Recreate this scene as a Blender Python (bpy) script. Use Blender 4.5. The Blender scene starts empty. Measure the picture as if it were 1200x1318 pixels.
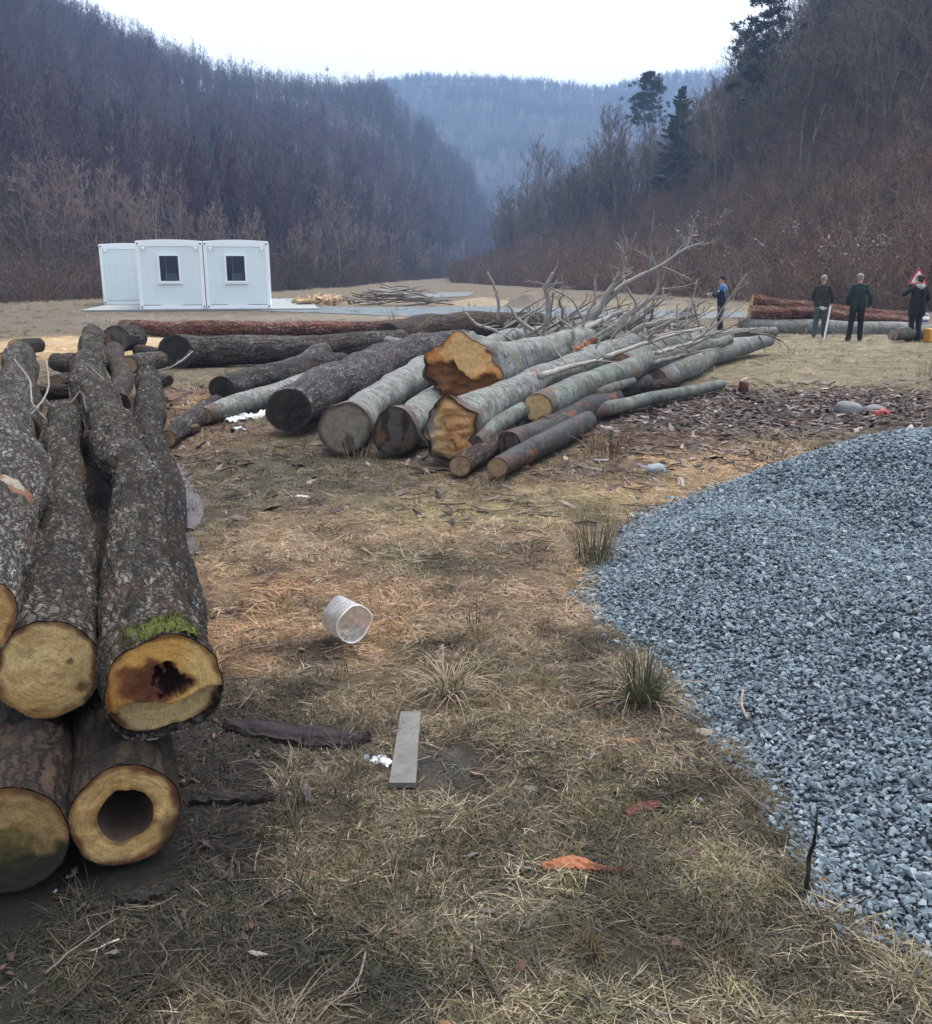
import bpy, math, random
import numpy as np
from mathutils import Vector, Matrix, Euler

random.seed(7); RS = np.random.RandomState(7)
SC = bpy.context.scene
COL = SC.collection
# ------------------------------------------------------------------ camera model
F, CX, CY, HOR, CAMH = 1200.0, 600.0, 659.0, 347.0, 1.65
PITCH = math.atan((CY - HOR) / F)
FW = np.array([0, math.cos(PITCH), -math.sin(PITCH)]); UP = np.array([0, math.sin(PITCH), math.cos(PITCH)])
CAM = np.array([0, 0, CAMH])

def ray(px, py):
    return FW + UP * (-(py - CY) / F) + np.array([(px - CX) / F, 0, 0])
def at_z(px, py, z=0.0):
    d = ray(px, py); return CAM + d * ((z - CAMH) / d[2])
def at_y(px, py, Y):
    d = ray(px, py); return CAM + d * (Y / d[1])
def depth(P): return float(np.dot(np.asarray(P) - CAM, FW))
def metres(px, P): return px * depth(P) / F

# ------------------------------------------------------------------ noise
_perm = np.random.RandomState(3).permutation(256); _perm = np.concatenate([_perm, _perm, _perm])
_g = np.array([[1,1,0],[-1,1,0],[1,-1,0],[-1,-1,0],[1,0,1],[-1,0,1],[1,0,-1],[-1,0,-1],[0,1,1],[0,-1,1],[0,1,-1],[0,-1,-1]], float)
def perlin(x, y, z):
    x, y, z = np.broadcast_arrays(np.asarray(x, float), np.asarray(y, float), np.asarray(z, float))
    xi, yi, zi = np.floor(x).astype(int), np.floor(y).astype(int), np.floor(z).astype(int)
    xf, yf, zf = x - xi, y - yi, z - zi
    xi, yi, zi = xi & 255, yi & 255, zi & 255
    fade = lambda t: t*t*t*(t*(t*6-15)+10)
    u, v, w = fade(xf), fade(yf), fade(zf)
    def gr(dx, dy, dz):
        h = _perm[_perm[_perm[xi+dx]+yi+dy]+zi+dz] % 12
        g = _g[h]
        return g[...,0]*(xf-dx) + g[...,1]*(yf-dy) + g[...,2]*(zf-dz)
    l = lambda a, b, t: a + t*(b-a)
    return l(l(l(gr(0,0,0),gr(1,0,0),u), l(gr(0,1,0),gr(1,1,0),u), v),
             l(l(gr(0,0,1),gr(1,0,1),u), l(gr(0,1,1),gr(1,1,1),u), v), w)
def sm(a, b, x): t = np.clip((x-a)/(b-a), 0, 1); return t*t*(3-2*t)
def fbm(x, y, z, o=4):
    s = 0; a = 1.0; f = 1.0
    for _ in range(o):
        s = s + a*perlin(np.asarray(x)*f, np.asarray(y)*f, np.asarray(z)*f); a *= .5; f *= 2.03
    return s

# ------------------------------------------------------------------ objects
def tag(o, label=None, cat=None, group=None, kind=None):
    if label: o['label'] = label
    if cat: o['category'] = cat
    if group: o['group'] = group
    if kind: o['kind'] = kind
    return o
def empty(name, loc=(0,0,0), rot=(0,0,0)):
    o = bpy.data.objects.new(name, None); COL.objects.link(o)
    o.location = tuple(loc); o.rotation_euler = rot; o.empty_display_size = .1
    return o
def thing(name, label, cat, loc=(0,0,0), rot=(0,0,0), group=None):
    return tag(empty(name, loc, rot), label, cat, group)

class MB:
    def __init__(s): s.v = []; s.f = []; s.n = 0; s.at = {}
    def add(s, v, f, **at):
        v = np.asarray(v, float).reshape(-1, 3)
        s.v.append(v)
        for q in f: s.f.append([int(i)+s.n for i in q])
        for k, a in at.items(): s.at.setdefault(k, []).append((s.n, np.asarray(a, float)))
        s.n += len(v); return s
    def box(s, c, size, rot=None, bev=0.0):
        x, y, z = [k/2 for k in size]
        if bev > 0:
            b = min(bev, x*.9, y*.9, z*.9); vs = []
            for sx in (-1,1):
                for sy in (-1,1):
                    for sz in (-1,1):
                        vs += [(sx*x, sy*(y-b), sz*(z-b)), (sx*(x-b), sy*y, sz*(z-b)), (sx*(x-b), sy*(y-b), sz*z)]
            vs = np.array(vs)
            import bmesh
            bm = bmesh.new()
            for p in vs: bm.verts.new(p)
            r = bmesh.ops.convex_hull(bm, input=bm.verts)
            bm.verts.index_update(); bm.verts.ensure_lookup_table()
            V = np.array([w.co[:] for w in bm.verts]); Fc = [[w.index for w in f.verts] for f in bm.faces]; bm.free()
        else:
            V = np.array([(-x,-y,-z),(x,-y,-z),(x,y,-z),(-x,y,-z),(-x,-y,z),(x,-y,z),(x,y,z),(-x,y,z)])
            Fc = [(0,3,2,1),(4,5,6,7),(0,1,5,4),(1,2,6,5),(2,3,7,6),(3,0,4,7)]
        if rot is not None: V = V @ np.array(Euler(rot).to_matrix()).T
        return s.add(V + np.array(c), Fc)
    def tube(s, P, R, sides=6, cap=True):
        P = np.asarray(P, float); R = np.broadcast_to(np.asarray(R, float), (len(P),))
        T, N, B = frames(P); a = np.arange(sides)*2*math.pi/sides
        V = P[:,None,:] + R[:,None,None]*(np.cos(a)[None,:,None]*N[:,None,:] + np.sin(a)[None,:,None]*B[:,None,:])
        V = V.reshape(-1,3); n = len(P); Fc = []
        for i in range(n-1):
            for k in range(sides):
                k2 = (k+1) % sides
                Fc.append((i*sides+k, i*sides+k2, (i+1)*sides+k2, (i+1)*sides+k))
        if cap:
            Fc.append(tuple(range(sides))[::-1]); Fc.append(tuple((n-1)*sides+k for k in range(sides)))
        return s.add(V, Fc)
    def mesh(s, name, mat=None, smooth=True):
        me = bpy.data.meshes.new(name)
        V = np.concatenate(s.v) if s.v else np.zeros((0,3))
        me.from_pydata(V.tolist(), [], s.f)
        if mat:
            for m in (mat if isinstance(mat, (list, tuple)) else [mat]): me.materials.append(m)
        if smooth and len(me.polygons): me.polygons.foreach_set('use_smooth', [True]*len(me.polygons))
        for k, parts in s.at.items():
            dim = parts[0][1].shape[-1] if parts[0][1].ndim > 1 else 1
            a = np.zeros((len(V), dim))
            for st, arr in parts: a[st:st+len(arr)] = arr.reshape(len(arr), dim)
            if k == 'col':
                at = me.attributes.new(k, 'FLOAT_COLOR', 'POINT'); at.data.foreach_set('color', np.concatenate([a, np.ones((len(V),1))],1).ravel())
            elif dim == 3:
                at = me.attributes.new(k, 'FLOAT_VECTOR', 'POINT'); at.data.foreach_set('vector', a.ravel())
            else:
                at = me.attributes.new(k, 'FLOAT', 'POINT'); at.data.foreach_set('value', a.ravel())
        me.update(); return me
    def obj(s, name, mat=None, parent=None, smooth=True, link=True):
        o = bpy.data.objects.new(name, s.mesh(name, mat, smooth))
        if link: COL.objects.link(o)
        if parent is not None: o.parent = parent
        return o

def frames(P):
    T = np.gradient(P, axis=0); T /= np.linalg.norm(T, axis=1)[:,None] + 1e-12
    ref = np.array([0,0,1.0]) if abs(T[0][2]) < .9 else np.array([1.0,0,0])
    N = np.zeros_like(P); n = np.cross(np.cross(T[0], ref), T[0]); n /= np.linalg.norm(n); N[0] = n
    for i in range(1, len(P)):
        n = N[i-1] - T[i]*np.dot(N[i-1], T[i]); N[i] = n/(np.linalg.norm(n)+1e-12)
    return T, N, np.cross(T, N)
def catmull(P, n):
    P = np.asarray(P, float)
    if len(P) == 2: P = np.array([P[0], (P[0]+P[1])/2, P[1]])
    Q = np.vstack([2*P[0]-P[1], P, 2*P[-1]-P[-2]]); m = len(P)-1
    t = np.linspace(0, m, n); i = np.minimum(t.astype(int), m-1); f = (t-i)[:,None]
    p0, p1, p2, p3 = Q[i], Q[i+1], Q[i+2], Q[i+3]
    return .5*((2*p1)+(-p0+p2)*f+(2*p0-5*p1+4*p2-p3)*f**2+(-p0+3*p1-3*p2+p3)*f**3)
def dup(root, loc=None, rot=None, scale=None, label=None):
    r = root.copy(); COL.objects.link(r)
    for ch in list(root.children):
        c = ch.copy(); COL.objects.link(c); c.parent = r
        for g in list(ch.children):
            d = g.copy(); COL.objects.link(d); d.parent = c
    if loc is not None: r.location = tuple(loc)
    if rot is not None: r.rotation_euler = rot
    if scale is not None: r.scale = scale if hasattr(scale, '__len__') else (scale,)*3
    if label: r['label'] = label
    return r

# ------------------------------------------------------------------ materials
def node(nt, typ, ins=None, **props):
    n = nt.nodes.new(typ)
    for k, v in props.items(): setattr(n, k, v)
    for k, v in (ins or {}).items():
        if isinstance(v, bpy.types.NodeSocket): nt.links.new(v, n.inputs[k])
        else: n.inputs[k].default_value = v
    return n
def c4(c): return (c[0], c[1], c[2], 1)
def mixc(nt, f, a, b, mode='MIX'):
    n = node(nt, 'ShaderNodeMix', data_type='RGBA', blend_type=mode)
    for k, v in ((0, f), (6, a), (7, b)):
        if isinstance(v, bpy.types.NodeSocket): nt.links.new(v, n.inputs[k])
        else: n.inputs[k].default_value = v if k == 0 else c4(v)
    return n.outputs[2]
def ramp(nt, fac, stops, interp='LINEAR'):
    n = node(nt, 'ShaderNodeValToRGB', {0: fac}); cr = n.color_ramp; cr.interpolation = interp
    while len(cr.elements) < len(stops): cr.elements.new(.5)
    for e, (p, c) in zip(cr.elements, stops):
        e.position = p; e.color = c4(c) if hasattr(c, '__len__') else (c, c, c, 1)
    return n.outputs[0]
def noise(nt, vec, scale, detail=5, rough=.6, out=0, dist=0.0):
    ins = {'Scale': scale, 'Detail': detail, 'Roughness': rough, 'Distortion': dist}
    if vec is not None: ins['Vector'] = vec
    return node(nt, 'ShaderNodeTexNoise', ins).outputs[out]
def math_(nt, op, a, b=0.5, c=None):
    ins = {0: a, 1: b}
    if c is not None: ins[2] = c
    return node(nt, 'ShaderNodeMath', ins, operation=op).outputs[0]
def vmul(nt, v, s):
    return node(nt, 'ShaderNodeVectorMath', {0: v, 1: s}, operation='MULTIPLY').outputs[0]
def material(name, fn=None, col=(.5,.5,.5), rough=.85, spec=.3, metal=0.0):
    m = bpy.data.materials.new(name); m.use_nodes = True; nt = m.node_tree
    b = nt.nodes['Principled BSDF']
    b.inputs['Base Color'].default_value = c4(col); b.inputs['Roughness'].default_value = rough
    b.inputs['Specular IOR Level'].default_value = spec; b.inputs['Metallic'].default_value = metal
    if fn:
        r = fn(nt, b)
        if isinstance(r, bpy.types.NodeSocket): nt.links.new(r, b.inputs['Base Color'])
    return m
def bump(nt, b, h, strength=.5, dist=.01):
    n = node(nt, 'ShaderNodeBump', {'Height': h, 'Strength': strength, 'Distance': dist}); nt.links.new(n.outputs[0], b.inputs['Normal'])
def objco(nt): return node(nt, 'ShaderNodeTexCoord').outputs['Object']
def attr(nt, name, kind='GEOMETRY', out='Color'): return node(nt, 'ShaderNodeAttribute', attribute_name=name, attribute_type=kind).outputs[out]
def orand(nt): return node(nt, 'ShaderNodeObjectInfo').outputs['Random']

def plain(name, col, rough=.8, var=.25, scale=30, spec=.3, bmp=.15, metal=0.0):
    def fn(nt, b):
        co = objco(nt); n = noise(nt, co, scale, 6)
        bump(nt, b, n, bmp, .01)
        return mixc(nt, n, [max(0, c*(1-var)) for c in col], [c*(1+var) for c in col])
    return material(name, fn, col, rough, spec, metal)

def f_ground(nt, b):
    co = objco(nt); c = attr(nt, 'col')
    n1 = noise(nt, co, 2.2, 8, .65); n2 = noise(nt, co, 38, 8, .75); n3 = noise(nt, co, 160, 4, .7)
    k = ramp(nt, n1, [(.3,.62),(.7,1.35)]); c = mixc(nt, 1.0, c, k, 'MULTIPLY')
    k2 = ramp(nt, n2, [(.28,.42),(.5,.95),(.74,1.65)]); c = mixc(nt, 1.0, c, k2, 'MULTIPLY')
    h = math_(nt, 'ADD', n2, math_(nt, 'MULTIPLY', n3, .4)); bump(nt, b, h, .9, .03)
    return c
def f_bark(dark, mid, light, sxy, sz, lich=(.36,.37,.33), warm=(.10,.05,.03)):
    def fn(nt, b):
        co = attr(nt, 'lc', out='Vector')
        d = noise(nt, co, 16, 5, .7, out=1); d = node(nt, 'ShaderNodeVectorMath', {0: d, 1: (.5,.5,.5)}, operation='SUBTRACT').outputs[0]
        co2 = node(nt, 'ShaderNodeVectorMath', {0: co, 1: vmul(nt, d, (.075,.075,.15))}, operation='ADD').outputs[0]
        v = vmul(nt, co2, (sxy, sxy, sz))
        edge = node(nt, 'ShaderNodeTexVoronoi', {'Vector': v, 'Scale': 1.0, 'Randomness': 1.0}, feature='DISTANCE_TO_EDGE').outputs[0]
        cel = node(nt, 'ShaderNodeSeparateColor', {0: node(nt, 'ShaderNodeTexVoronoi', {'Vector': v, 'Scale': 1.0, 'Randomness': 1.0}, feature='F1').outputs['Color']}).outputs[0]
        n = noise(nt, vmul(nt, co, (70,70,34)), 1, 6, .8); nb = noise(nt, co, 4, 5, .65)
        fiss = noise(nt, vmul(nt, co2, (sxy*.5, sxy*.5, sz*.32)), 1, 4, .65)
        plate = math_(nt, 'MULTIPLY', ramp(nt, edge, [(.0,.05),(.07,.5),(.22,1)]), ramp(nt, fiss, [(.36,.12),(.52,1)]))
        h = math_(nt, 'MULTIPLY', plate, math_(nt, 'ADD', .35, math_(nt, 'ADD', math_(nt, 'MULTIPLY', cel, .34), math_(nt, 'MULTIPLY', n, .6))))
        c = ramp(nt, h, [(.06,dark),(.42,mid),(.80,light),(1.0,lich)])
        c = mixc(nt, ramp(nt, nb, [(.48,0),(.66,.55)]), c, warm)
        k = ramp(nt, noise(nt, co, 1.7, 4, .6), [(.3,.55),(.7,1.5)]); c = mixc(nt, 1.0, c, k, 'MULTIPLY')
        k = ramp(nt, orand(nt), [(0,(.62,.58,.54)),(.5,(1,.97,.93)),(1,(1.22,1.22,1.22))]); c = mixc(nt, 1.0, c, k, 'MULTIPLY')
        li = noise(nt, vmul(nt, co, (75,75,40)), 1, 5, .85); c = mixc(nt, math_(nt, 'MULTIPLY', ramp(nt, li, [(.56,0),(.61,.8)]), plate), c, lich)
        bump(nt, b, h, 1.0, .06)
        return c
    return fn
def f_beech(base, dark, peel, blot=(.15,.16,.12)):
    def fn(nt, b):
        co = attr(nt, 'lc', out='Vector')
        n = noise(nt, vmul(nt, co, (4,4,26)), 1, 6, .75, dist=.6)
        c = ramp(nt, n, [(.28,dark),(.44,base),(.60,[k*1.15 for k in base]),(.76,[min(.8,k*1.6) for k in base])])
        big = noise(nt, co, 3.0, 6, .7, dist=.8)
        c = mixc(nt, ramp(nt, big, [(.46,0),(.60,.85)]), c, blot)
        k = ramp(nt, noise(nt, co, 7, 5, .7), [(.3,.5),(.55,1.0),(.75,1.3)]); c = mixc(nt, 1.0, c, k, 'MULTIPLY')
        spots = noise(nt, vmul(nt, co, (20,20,46)), 1, 5, .8)
        c = mixc(nt, ramp(nt, spots, [(.54,0),(.60,.92)]), c, (.035,.033,.03))
        cr = noise(nt, vmul(nt, co, (3,3,9)), 1, 3, .6, dist=1.5); cr = math_(nt, 'ABSOLUTE', math_(nt, 'SUBTRACT', cr, .5)); crk = ramp(nt, cr, [(.0,1),(.012,0)])
        c = mixc(nt, math_(nt, 'MULTIPLY', crk, .8), c, (.03,.026,.022))
        pl = noise(nt, vmul(nt, co, (6,6,3.0)), 1, 4, .7)
        c = mixc(nt, ramp(nt, pl, [(.60,0),(.65,.85)]), c, peel)
        s = node(nt, 'ShaderNodeSeparateXYZ', {0: co}).outputs[2]
        near = math_(nt, 'ADD', ramp(nt, math_(nt, 'MULTIPLY', s, 1.3), [(0,1),(.8,0)]), math_(nt, 'MULTIPLY', math_(nt, 'SUBTRACT', pl, .5), 2.2))
        c = mixc(nt, ramp(nt, near, [(.5,0),(.75,.75)]), c, (.075,.042,.03))
        h = math_(nt, 'SUBTRACT', math_(nt, 'MULTIPLY', n, .6), math_(nt, 'ADD', ramp(nt, spots, [(.56,0),(.68,.6)]), math_(nt, 'MULTIPLY', crk, .5)))
        bump(nt, b, h, .8, .02)
        return c
    return fn
def f_cut(nt, b):
    c = attr(nt, 'col'); co = attr(nt, 'fc', out='Vector')
    rot = node(nt, 'ShaderNodeMapping', {'Vector': co, 'Rotation': (0,0,.6)}).outputs[0]
    saw = noise(nt, vmul(nt, rot, (1.6,34,1)), 2.0, 4, .75); saw2 = noise(nt, vmul(nt, co, (40,2.5,1)), 1.6, 3, .7)
    n = noise(nt, co, 9, 7, .8); n3 = noise(nt, co, 46, 5, .8)
    sep = node(nt, 'ShaderNodeSeparateXYZ', {0: co})
    rr = math_(nt, 'SQRT', math_(nt, 'ADD', math_(nt, 'POWER', sep.outputs[0], 2), math_(nt, 'POWER', sep.outputs[1], 2)))
    ang = math_(nt, 'ARCTAN2', sep.outputs[1], sep.outputs[0])
    ring = noise(nt, None, 1, 4, .7); rv = node(nt, 'ShaderNodeCombineXYZ', {0: math_(nt, 'MULTIPLY', math_(nt, 'ADD', rr, math_(nt, 'MULTIPLY', n, .10)), 22), 1: math_(nt, 'MULTIPLY', ang, .35), 2: sep.outputs[2]}).outputs[0]
    ring = noise(nt, rv, 1.0, 3, .6)
    cv = node(nt, 'ShaderNodeCombineXYZ', {0: math_(nt, 'MULTIPLY', ang, 5), 1: math_(nt, 'MULTIPLY', rr, 1.2), 2: sep.outputs[2]}).outputs[0]
    crk = math_(nt, 'ABSOLUTE', math_(nt, 'SUBTRACT', noise(nt, cv, 1.0, 3, .6, dist=.5), .5))
    k = math_(nt, 'ADD', math_(nt, 'MULTIPLY', saw, .42), math_(nt, 'ADD', math_(nt, 'MULTIPLY', n, .32), math_(nt, 'MULTIPLY', n3, .32)))
    k = math_(nt, 'ADD', k, math_(nt, 'ADD', math_(nt, 'MULTIPLY', ring, .22), math_(nt, 'MULTIPLY', saw2, .16)))
    c = mixc(nt, 1.0, c, ramp(nt, k, [(.57,.30),(.67,.78),(.75,1.10),(.87,1.45)]), 'MULTIPLY')
    c = mixc(nt, math_(nt, 'MULTIPLY', ramp(nt, crk, [(.0,.85),(.010,0)]), ramp(nt, n, [(.45,0),(.55,1)])), c, (.05,.028,.016))
    c = mixc(nt, ramp(nt, n, [(.60,0),(.72,.55)]), c, (.14,.085,.045))
    bump(nt, b, k, .9, .015)
    return c
def f_tint(rough_var=.5):
    def fn(nt, b):
        c = attr(nt, 'tint', 'INSTANCER'); r = orand(nt)
        co = objco(nt)
        n = noise(nt, co, 40, 2, .5)
        k = math_(nt, 'MULTIPLY', ramp(nt, r, [(0,1-rough_var),(1,1+rough_var)]), ramp(nt, n, [(.3,.6),(.7,1.4)]))
        return mixc(nt, 1.0, c, k, 'MULTIPLY')
    return fn
def f_stone(nt, b):
    r = orand(nt); c = ramp(nt, r, [(0,(.065,.085,.10)),(.3,(.10,.135,.16)),(.6,(.14,.182,.212)),(.88,(.19,.236,.266)),(.97,(.28,.32,.345)),(1,(.16,.16,.14))])
    n = noise(nt, objco(nt), 90, 5, .7)
    bump(nt, b, n, .3, .01)
    return mixc(nt, 1.0, c, ramp(nt, n, [(.3,.65),(.7,1.3)]), 'MULTIPLY')
def f_twig(a, bcol):
    def fn(nt, b):
        r = orand(nt); n = noise(nt, objco(nt), 1.2, 3, .6)
        c = mixc(nt, r, a, bcol)
        return mixc(nt, 1.0, c, ramp(nt, n, [(.3,.65),(.7,1.35)]), 'MULTIPLY')
    return fn

M = {}
M['ground'] = material('ground', f_ground, rough=.95, spec=.15)
M['straw'] = material('straw', f_tint(.55), rough=.75, spec=.2)
M['stone'] = material('gravel_stone', f_stone, rough=.8, spec=.35)
M['rough'] = material('rough_bark', f_bark((.015,.013,.011), (.088,.074,.061), (.225,.205,.18), 44, 13), rough=.9, spec=.2)
M['rough2'] = material('grey_ridged_bark', f_bark((.022,.02,.018), (.10,.093,.085), (.23,.22,.21), 46, 10), rough=.9, spec=.2)
M['dark2'] = material('dark_ridged_bark', f_bark((.007,.006,.006), (.032,.029,.027), (.075,.072,.07), 46, 8), rough=.9, spec=.2)
M['violet'] = material('weathered_violet_bark', f_bark((.022,.02,.022), (.085,.08,.088), (.22,.21,.225), 40, 9, (.3,.3,.3)), rough=.85, spec=.25)
M['damp'] = material('damp_bark', f_bark((.012,.009,.007), (.06,.042,.03), (.13,.09,.062), 24, 5, (.12,.09,.06)), rough=.8, spec=.3)
M['redbark'] = material('red_pine_bark', f_bark((.025,.013,.01), (.14,.06,.042), (.30,.17,.13), 26, 9, (.34,.25,.2), (.25,.07,.04)), rough=.85, spec=.2)
M['beech'] = material('silver_beech_bark', f_beech((.185,.198,.198), (.05,.051,.048), (.16,.07,.045)), rough=.75, spec=.25)
M['beech2'] = material('green_beech_bark', f_beech((.135,.152,.14), (.04,.047,.042), (.24,.11,.055), (.085,.10,.075)), rough=.7, spec=.3)
M['wetbark'] = material('wet_dark_bark', f_beech((.04,.042,.045), (.014,.014,.015), (.16,.06,.03), (.03,.033,.028)), rough=.62, spec=.2)
M['cut'] = material('cut_wood', f_cut, rough=.85, spec=.2)
M['deadwood'] = plain('grey_deadwood', (.235,.22,.20), .85, .35, 14)
M['deadwood2'] = plain('brown_deadwood', (.12,.10,.085), .9, .4, 14)
M['moss'] = plain('moss', (.075,.085,.018), .95, .5, 120, bmp=.8)

# ------------------------------------------------------------------ scatter by geometry nodes (stuff only)
_lib = 0
def library(objs):
    global _lib
    _lib += 1
    c = bpy.data.collections.new('library_%02d' % _lib)
    for o in objs: c.objects.link(o)
    return c
def scatter(name, pts, rot, scl, idx, tint, lib, base=None, base_mat=None):
    pts = np.asarray(pts, float); n = len(pts)
    bv = np.zeros((0,3)); bf = []
    if base: bv, bf = base
    me = bpy.data.meshes.new(name)
    me.from_pydata(np.concatenate([bv, pts]).tolist(), [], bf)
    if base_mat: me.materials.append(base_mat); me.polygons.foreach_set('use_smooth', [True]*len(me.polygons))
    nb = len(bv)
    scl = np.asarray(scl, float)
    if scl.ndim == 1: scl = np.repeat(scl[:,None], 3, 1)
    def vec(k, a):
        t = me.attributes.new(k, 'FLOAT_VECTOR', 'POINT'); t.data.foreach_set('vector', np.concatenate([np.zeros((nb,3)), a]).astype(float).ravel())
    vec('rot', np.asarray(rot, float)); vec('scl', scl); vec('tint', np.asarray(tint, float))
    t = me.attributes.new('idx', 'INT', 'POINT'); t.data.foreach_set('value', np.concatenate([np.zeros(nb,int), np.asarray(idx,int)]).tolist())
    t = me.attributes.new('sel', 'BOOLEAN', 'POINT'); t.data.foreach_set('value', [False]*nb+[True]*n)
    o = bpy.data.objects.new(name, me); COL.objects.link(o)
    ng = bpy.data.node_groups.new(name, 'GeometryNodeTree')
    ng.interface.new_socket('Geometry', in_out='INPUT', socket_type='NodeSocketGeometry')
    ng.interface.new_socket('Geometry', in_out='OUTPUT', socket_type='NodeSocketGeometry')
    gi = ng.nodes.new('NodeGroupInput'); go = ng.nodes.new('NodeGroupOutput')
    na = lambda k, dt: node(ng, 'GeometryNodeInputNamedAttribute', {0: k}, data_type=dt).outputs[0]
    ci = node(ng, 'GeometryNodeCollectionInfo', {'Collection': lib, 'Separate Children': True, 'Reset Children': True})
    ip = node(ng, 'GeometryNodeInstanceOnPoints', {'Points': gi.outputs[0], 'Selection': na('sel','BOOLEAN'), 'Instance': ci.outputs[0], 'Pick Instance': True,
              'Instance Index': na('idx','INT'), 'Rotation': na('rot','FLOAT_VECTOR'), 'Scale': na('scl','FLOAT_VECTOR')})
    out = ip.outputs[0]
    if base:
        j = ng.nodes.new('GeometryNodeJoinGeometry'); ng.links.new(gi.outputs[0], j.inputs[0]); ng.links.new(out, j.inputs[0]); out = j.outputs[0]
    ng.links.new(out, go.inputs[0])
    md = o.modifiers.new('scatter', 'NODES'); md.node_group = ng
    o['kind'] = 'stuff'
    return o

# ------------------------------------------------------------------ ground
def gz(x, y):
    x = np.asarray(x, float); y = np.asarray(y, float)
    near = np.clip((40-y)/25, 0, 1)
    z = near*(.022*perlin(x*.9, y*.9, 3.1)+.012*perlin(x*3.1, y*3.1, 8.2)) - .012
    z = z - .22*np.exp(-(((x-8.2)/3)**2+((y-30)/2.5)**2))
    return z
def blob(px, py, rx, ry, col, w=1.0):
    p = at_z(px, py); return (p[0], p[1], rx, ry, np.array(col), w)
STRAW, PALE, OLIVE, GREY, MUD = (.20,.137,.085), (.25,.188,.122), (.083,.068,.047), (.095,.085,.065), (.022,.019,.015)
ZONES = [
    blob(600,700,3.2,2.6,STRAW,.85), blob(360,780,.9,1.0,(.22,.135,.075)), blob(470,690,1.5,1.2,(.22,.155,.095),.8), blob(900,605,2.6,1.6,(.30,.205,.115)),
    blob(640,650,1.3,.8,(.20,.165,.085),.8), blob(370,615,1.3,1.5,(.075,.066,.047),.9), blob(560,720,.5,.35,(.09,.082,.045),.8), blob(760,900,.9,.8,OLIVE,.7),
    blob(560,900,.9,.35,(.12,.09,.055),.8), blob(620,1150,2.2,.75,(.066,.056,.037)), blob(880,1230,1.0,.55,(.115,.102,.064)), blob(800,1030,.28,.16,(.065,.068,.03),.6),
    blob(60,1180,1.05,.6,MUD), blob(250,1000,.4,.7,(.026,.022,.018)), blob(250,1250,.6,.3,(.035,.031,.022),.9), blob(570,985,.20,.16,(.15,.147,.14)), blob(390,940,.45,.2,(.035,.03,.026),.8),
    blob(300,560,.9,1.0,(.13,.085,.05),.9), blob(250,520,1.0,1.6,(.17,.10,.06),.9), blob(620,610,2.2,.45,(.10,.075,.045),.7),
    blob(720,600,1.0,1.0,(.085,.06,.04),.7), blob(980,522,4.2,2.0,(.08,.064,.052)), blob(820,565,1.2,.9,(.10,.06,.04),.8), blob(1150,540,3,1.2,(.085,.07,.058),.8),
    blob(1080,465,6.5,5.0,(.18,.152,.10)), blob(1150,440,5.5,3.5,(.20,.175,.115)), blob(80,445,3,3,(.40,.29,.16),.9), blob(210,437,2.2,1.2,(.42,.32,.2),.9),
    blob(330,415,9,3.5,(.13,.105,.082),.8), blob(60,405,12,6,(.12,.10,.08)), blob(450,408,8,3,(.19,.165,.125),.8), blob(640,392,14,9,(.20,.17,.12),.8)]
def ground_col(x, y):
    x = np.asarray(x, float); y = np.asarray(y, float)
    c = np.zeros(x.shape+(3,)) + np.array(OLIVE)
    far = np.clip((y-6)/8, 0, 1)[...,None]; c = c*(1-far) + np.array([.135,.11,.075])*far
    sc = np.clip(3.0/np.maximum(y,1.5), .12, 1.4)
    w = .55*fbm(x*1.6*sc, y*1.6*sc, 1.7, 4)
    SOIL = np.array([.030,.025,.019])
    for bx, by, rx, ry, col, k in ZONES:
        d = np.sqrt(((x-bx)/rx)**2+((y-by)/ry)**2) + w
        m = k*np.clip((1.15-d)/.5, 0, 1); m = (m*m*(3-2*m) if k >= 1 else m)[...,None]
        c = c*(1-m) + col*m
    near = np.clip((9-y)/5, 0, 1); so = sm(.12,.42, fbm(x*2.6, y*2.6, 6.6, 4))*near*.75; st = sm(.2,.5, fbm(x*2.1+9, y*2.1, 3.3, 4))*near*.35
    c = c*(1-so[...,None]) + SOIL*so[...,None]; c = c*(1-st[...,None]) + np.array([.17,.13,.085])*st[...,None]
    return c
def axis(a0, a1, step, far, grow=1.12):
    v = list(np.arange(a0, a1+1e-6, step)); s = step
    while v[-1] < far: s *= grow; v.append(v[-1]+s)
    return v
xs = axis(0, 5.5, .055, 1000); xs = np.array([-k for k in xs[:0:-1]] + xs)
ys = axis(1.0, 9.5, .055, 1450, 1.09); ys = np.array([-140,-60,-20,-6,-1.5,0] + ys)
X, Y = np.meshgrid(xs, ys); nx, ny = len(xs), len(ys)
g = MB()
ii = np.arange((ny-1)*(nx-1)); r_, c_ = ii//(nx-1), ii % (nx-1); a0 = r_*nx+c_
g.add(np.stack([X, Y, gz(X,Y)],-1).reshape(-1,3), np.stack([a0, a0+1, a0+nx+1, a0+nx],1).tolist(), col=ground_col(X,Y).reshape(-1,3))
tag(g.obj('ground', M['ground']), kind='structure')

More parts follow.
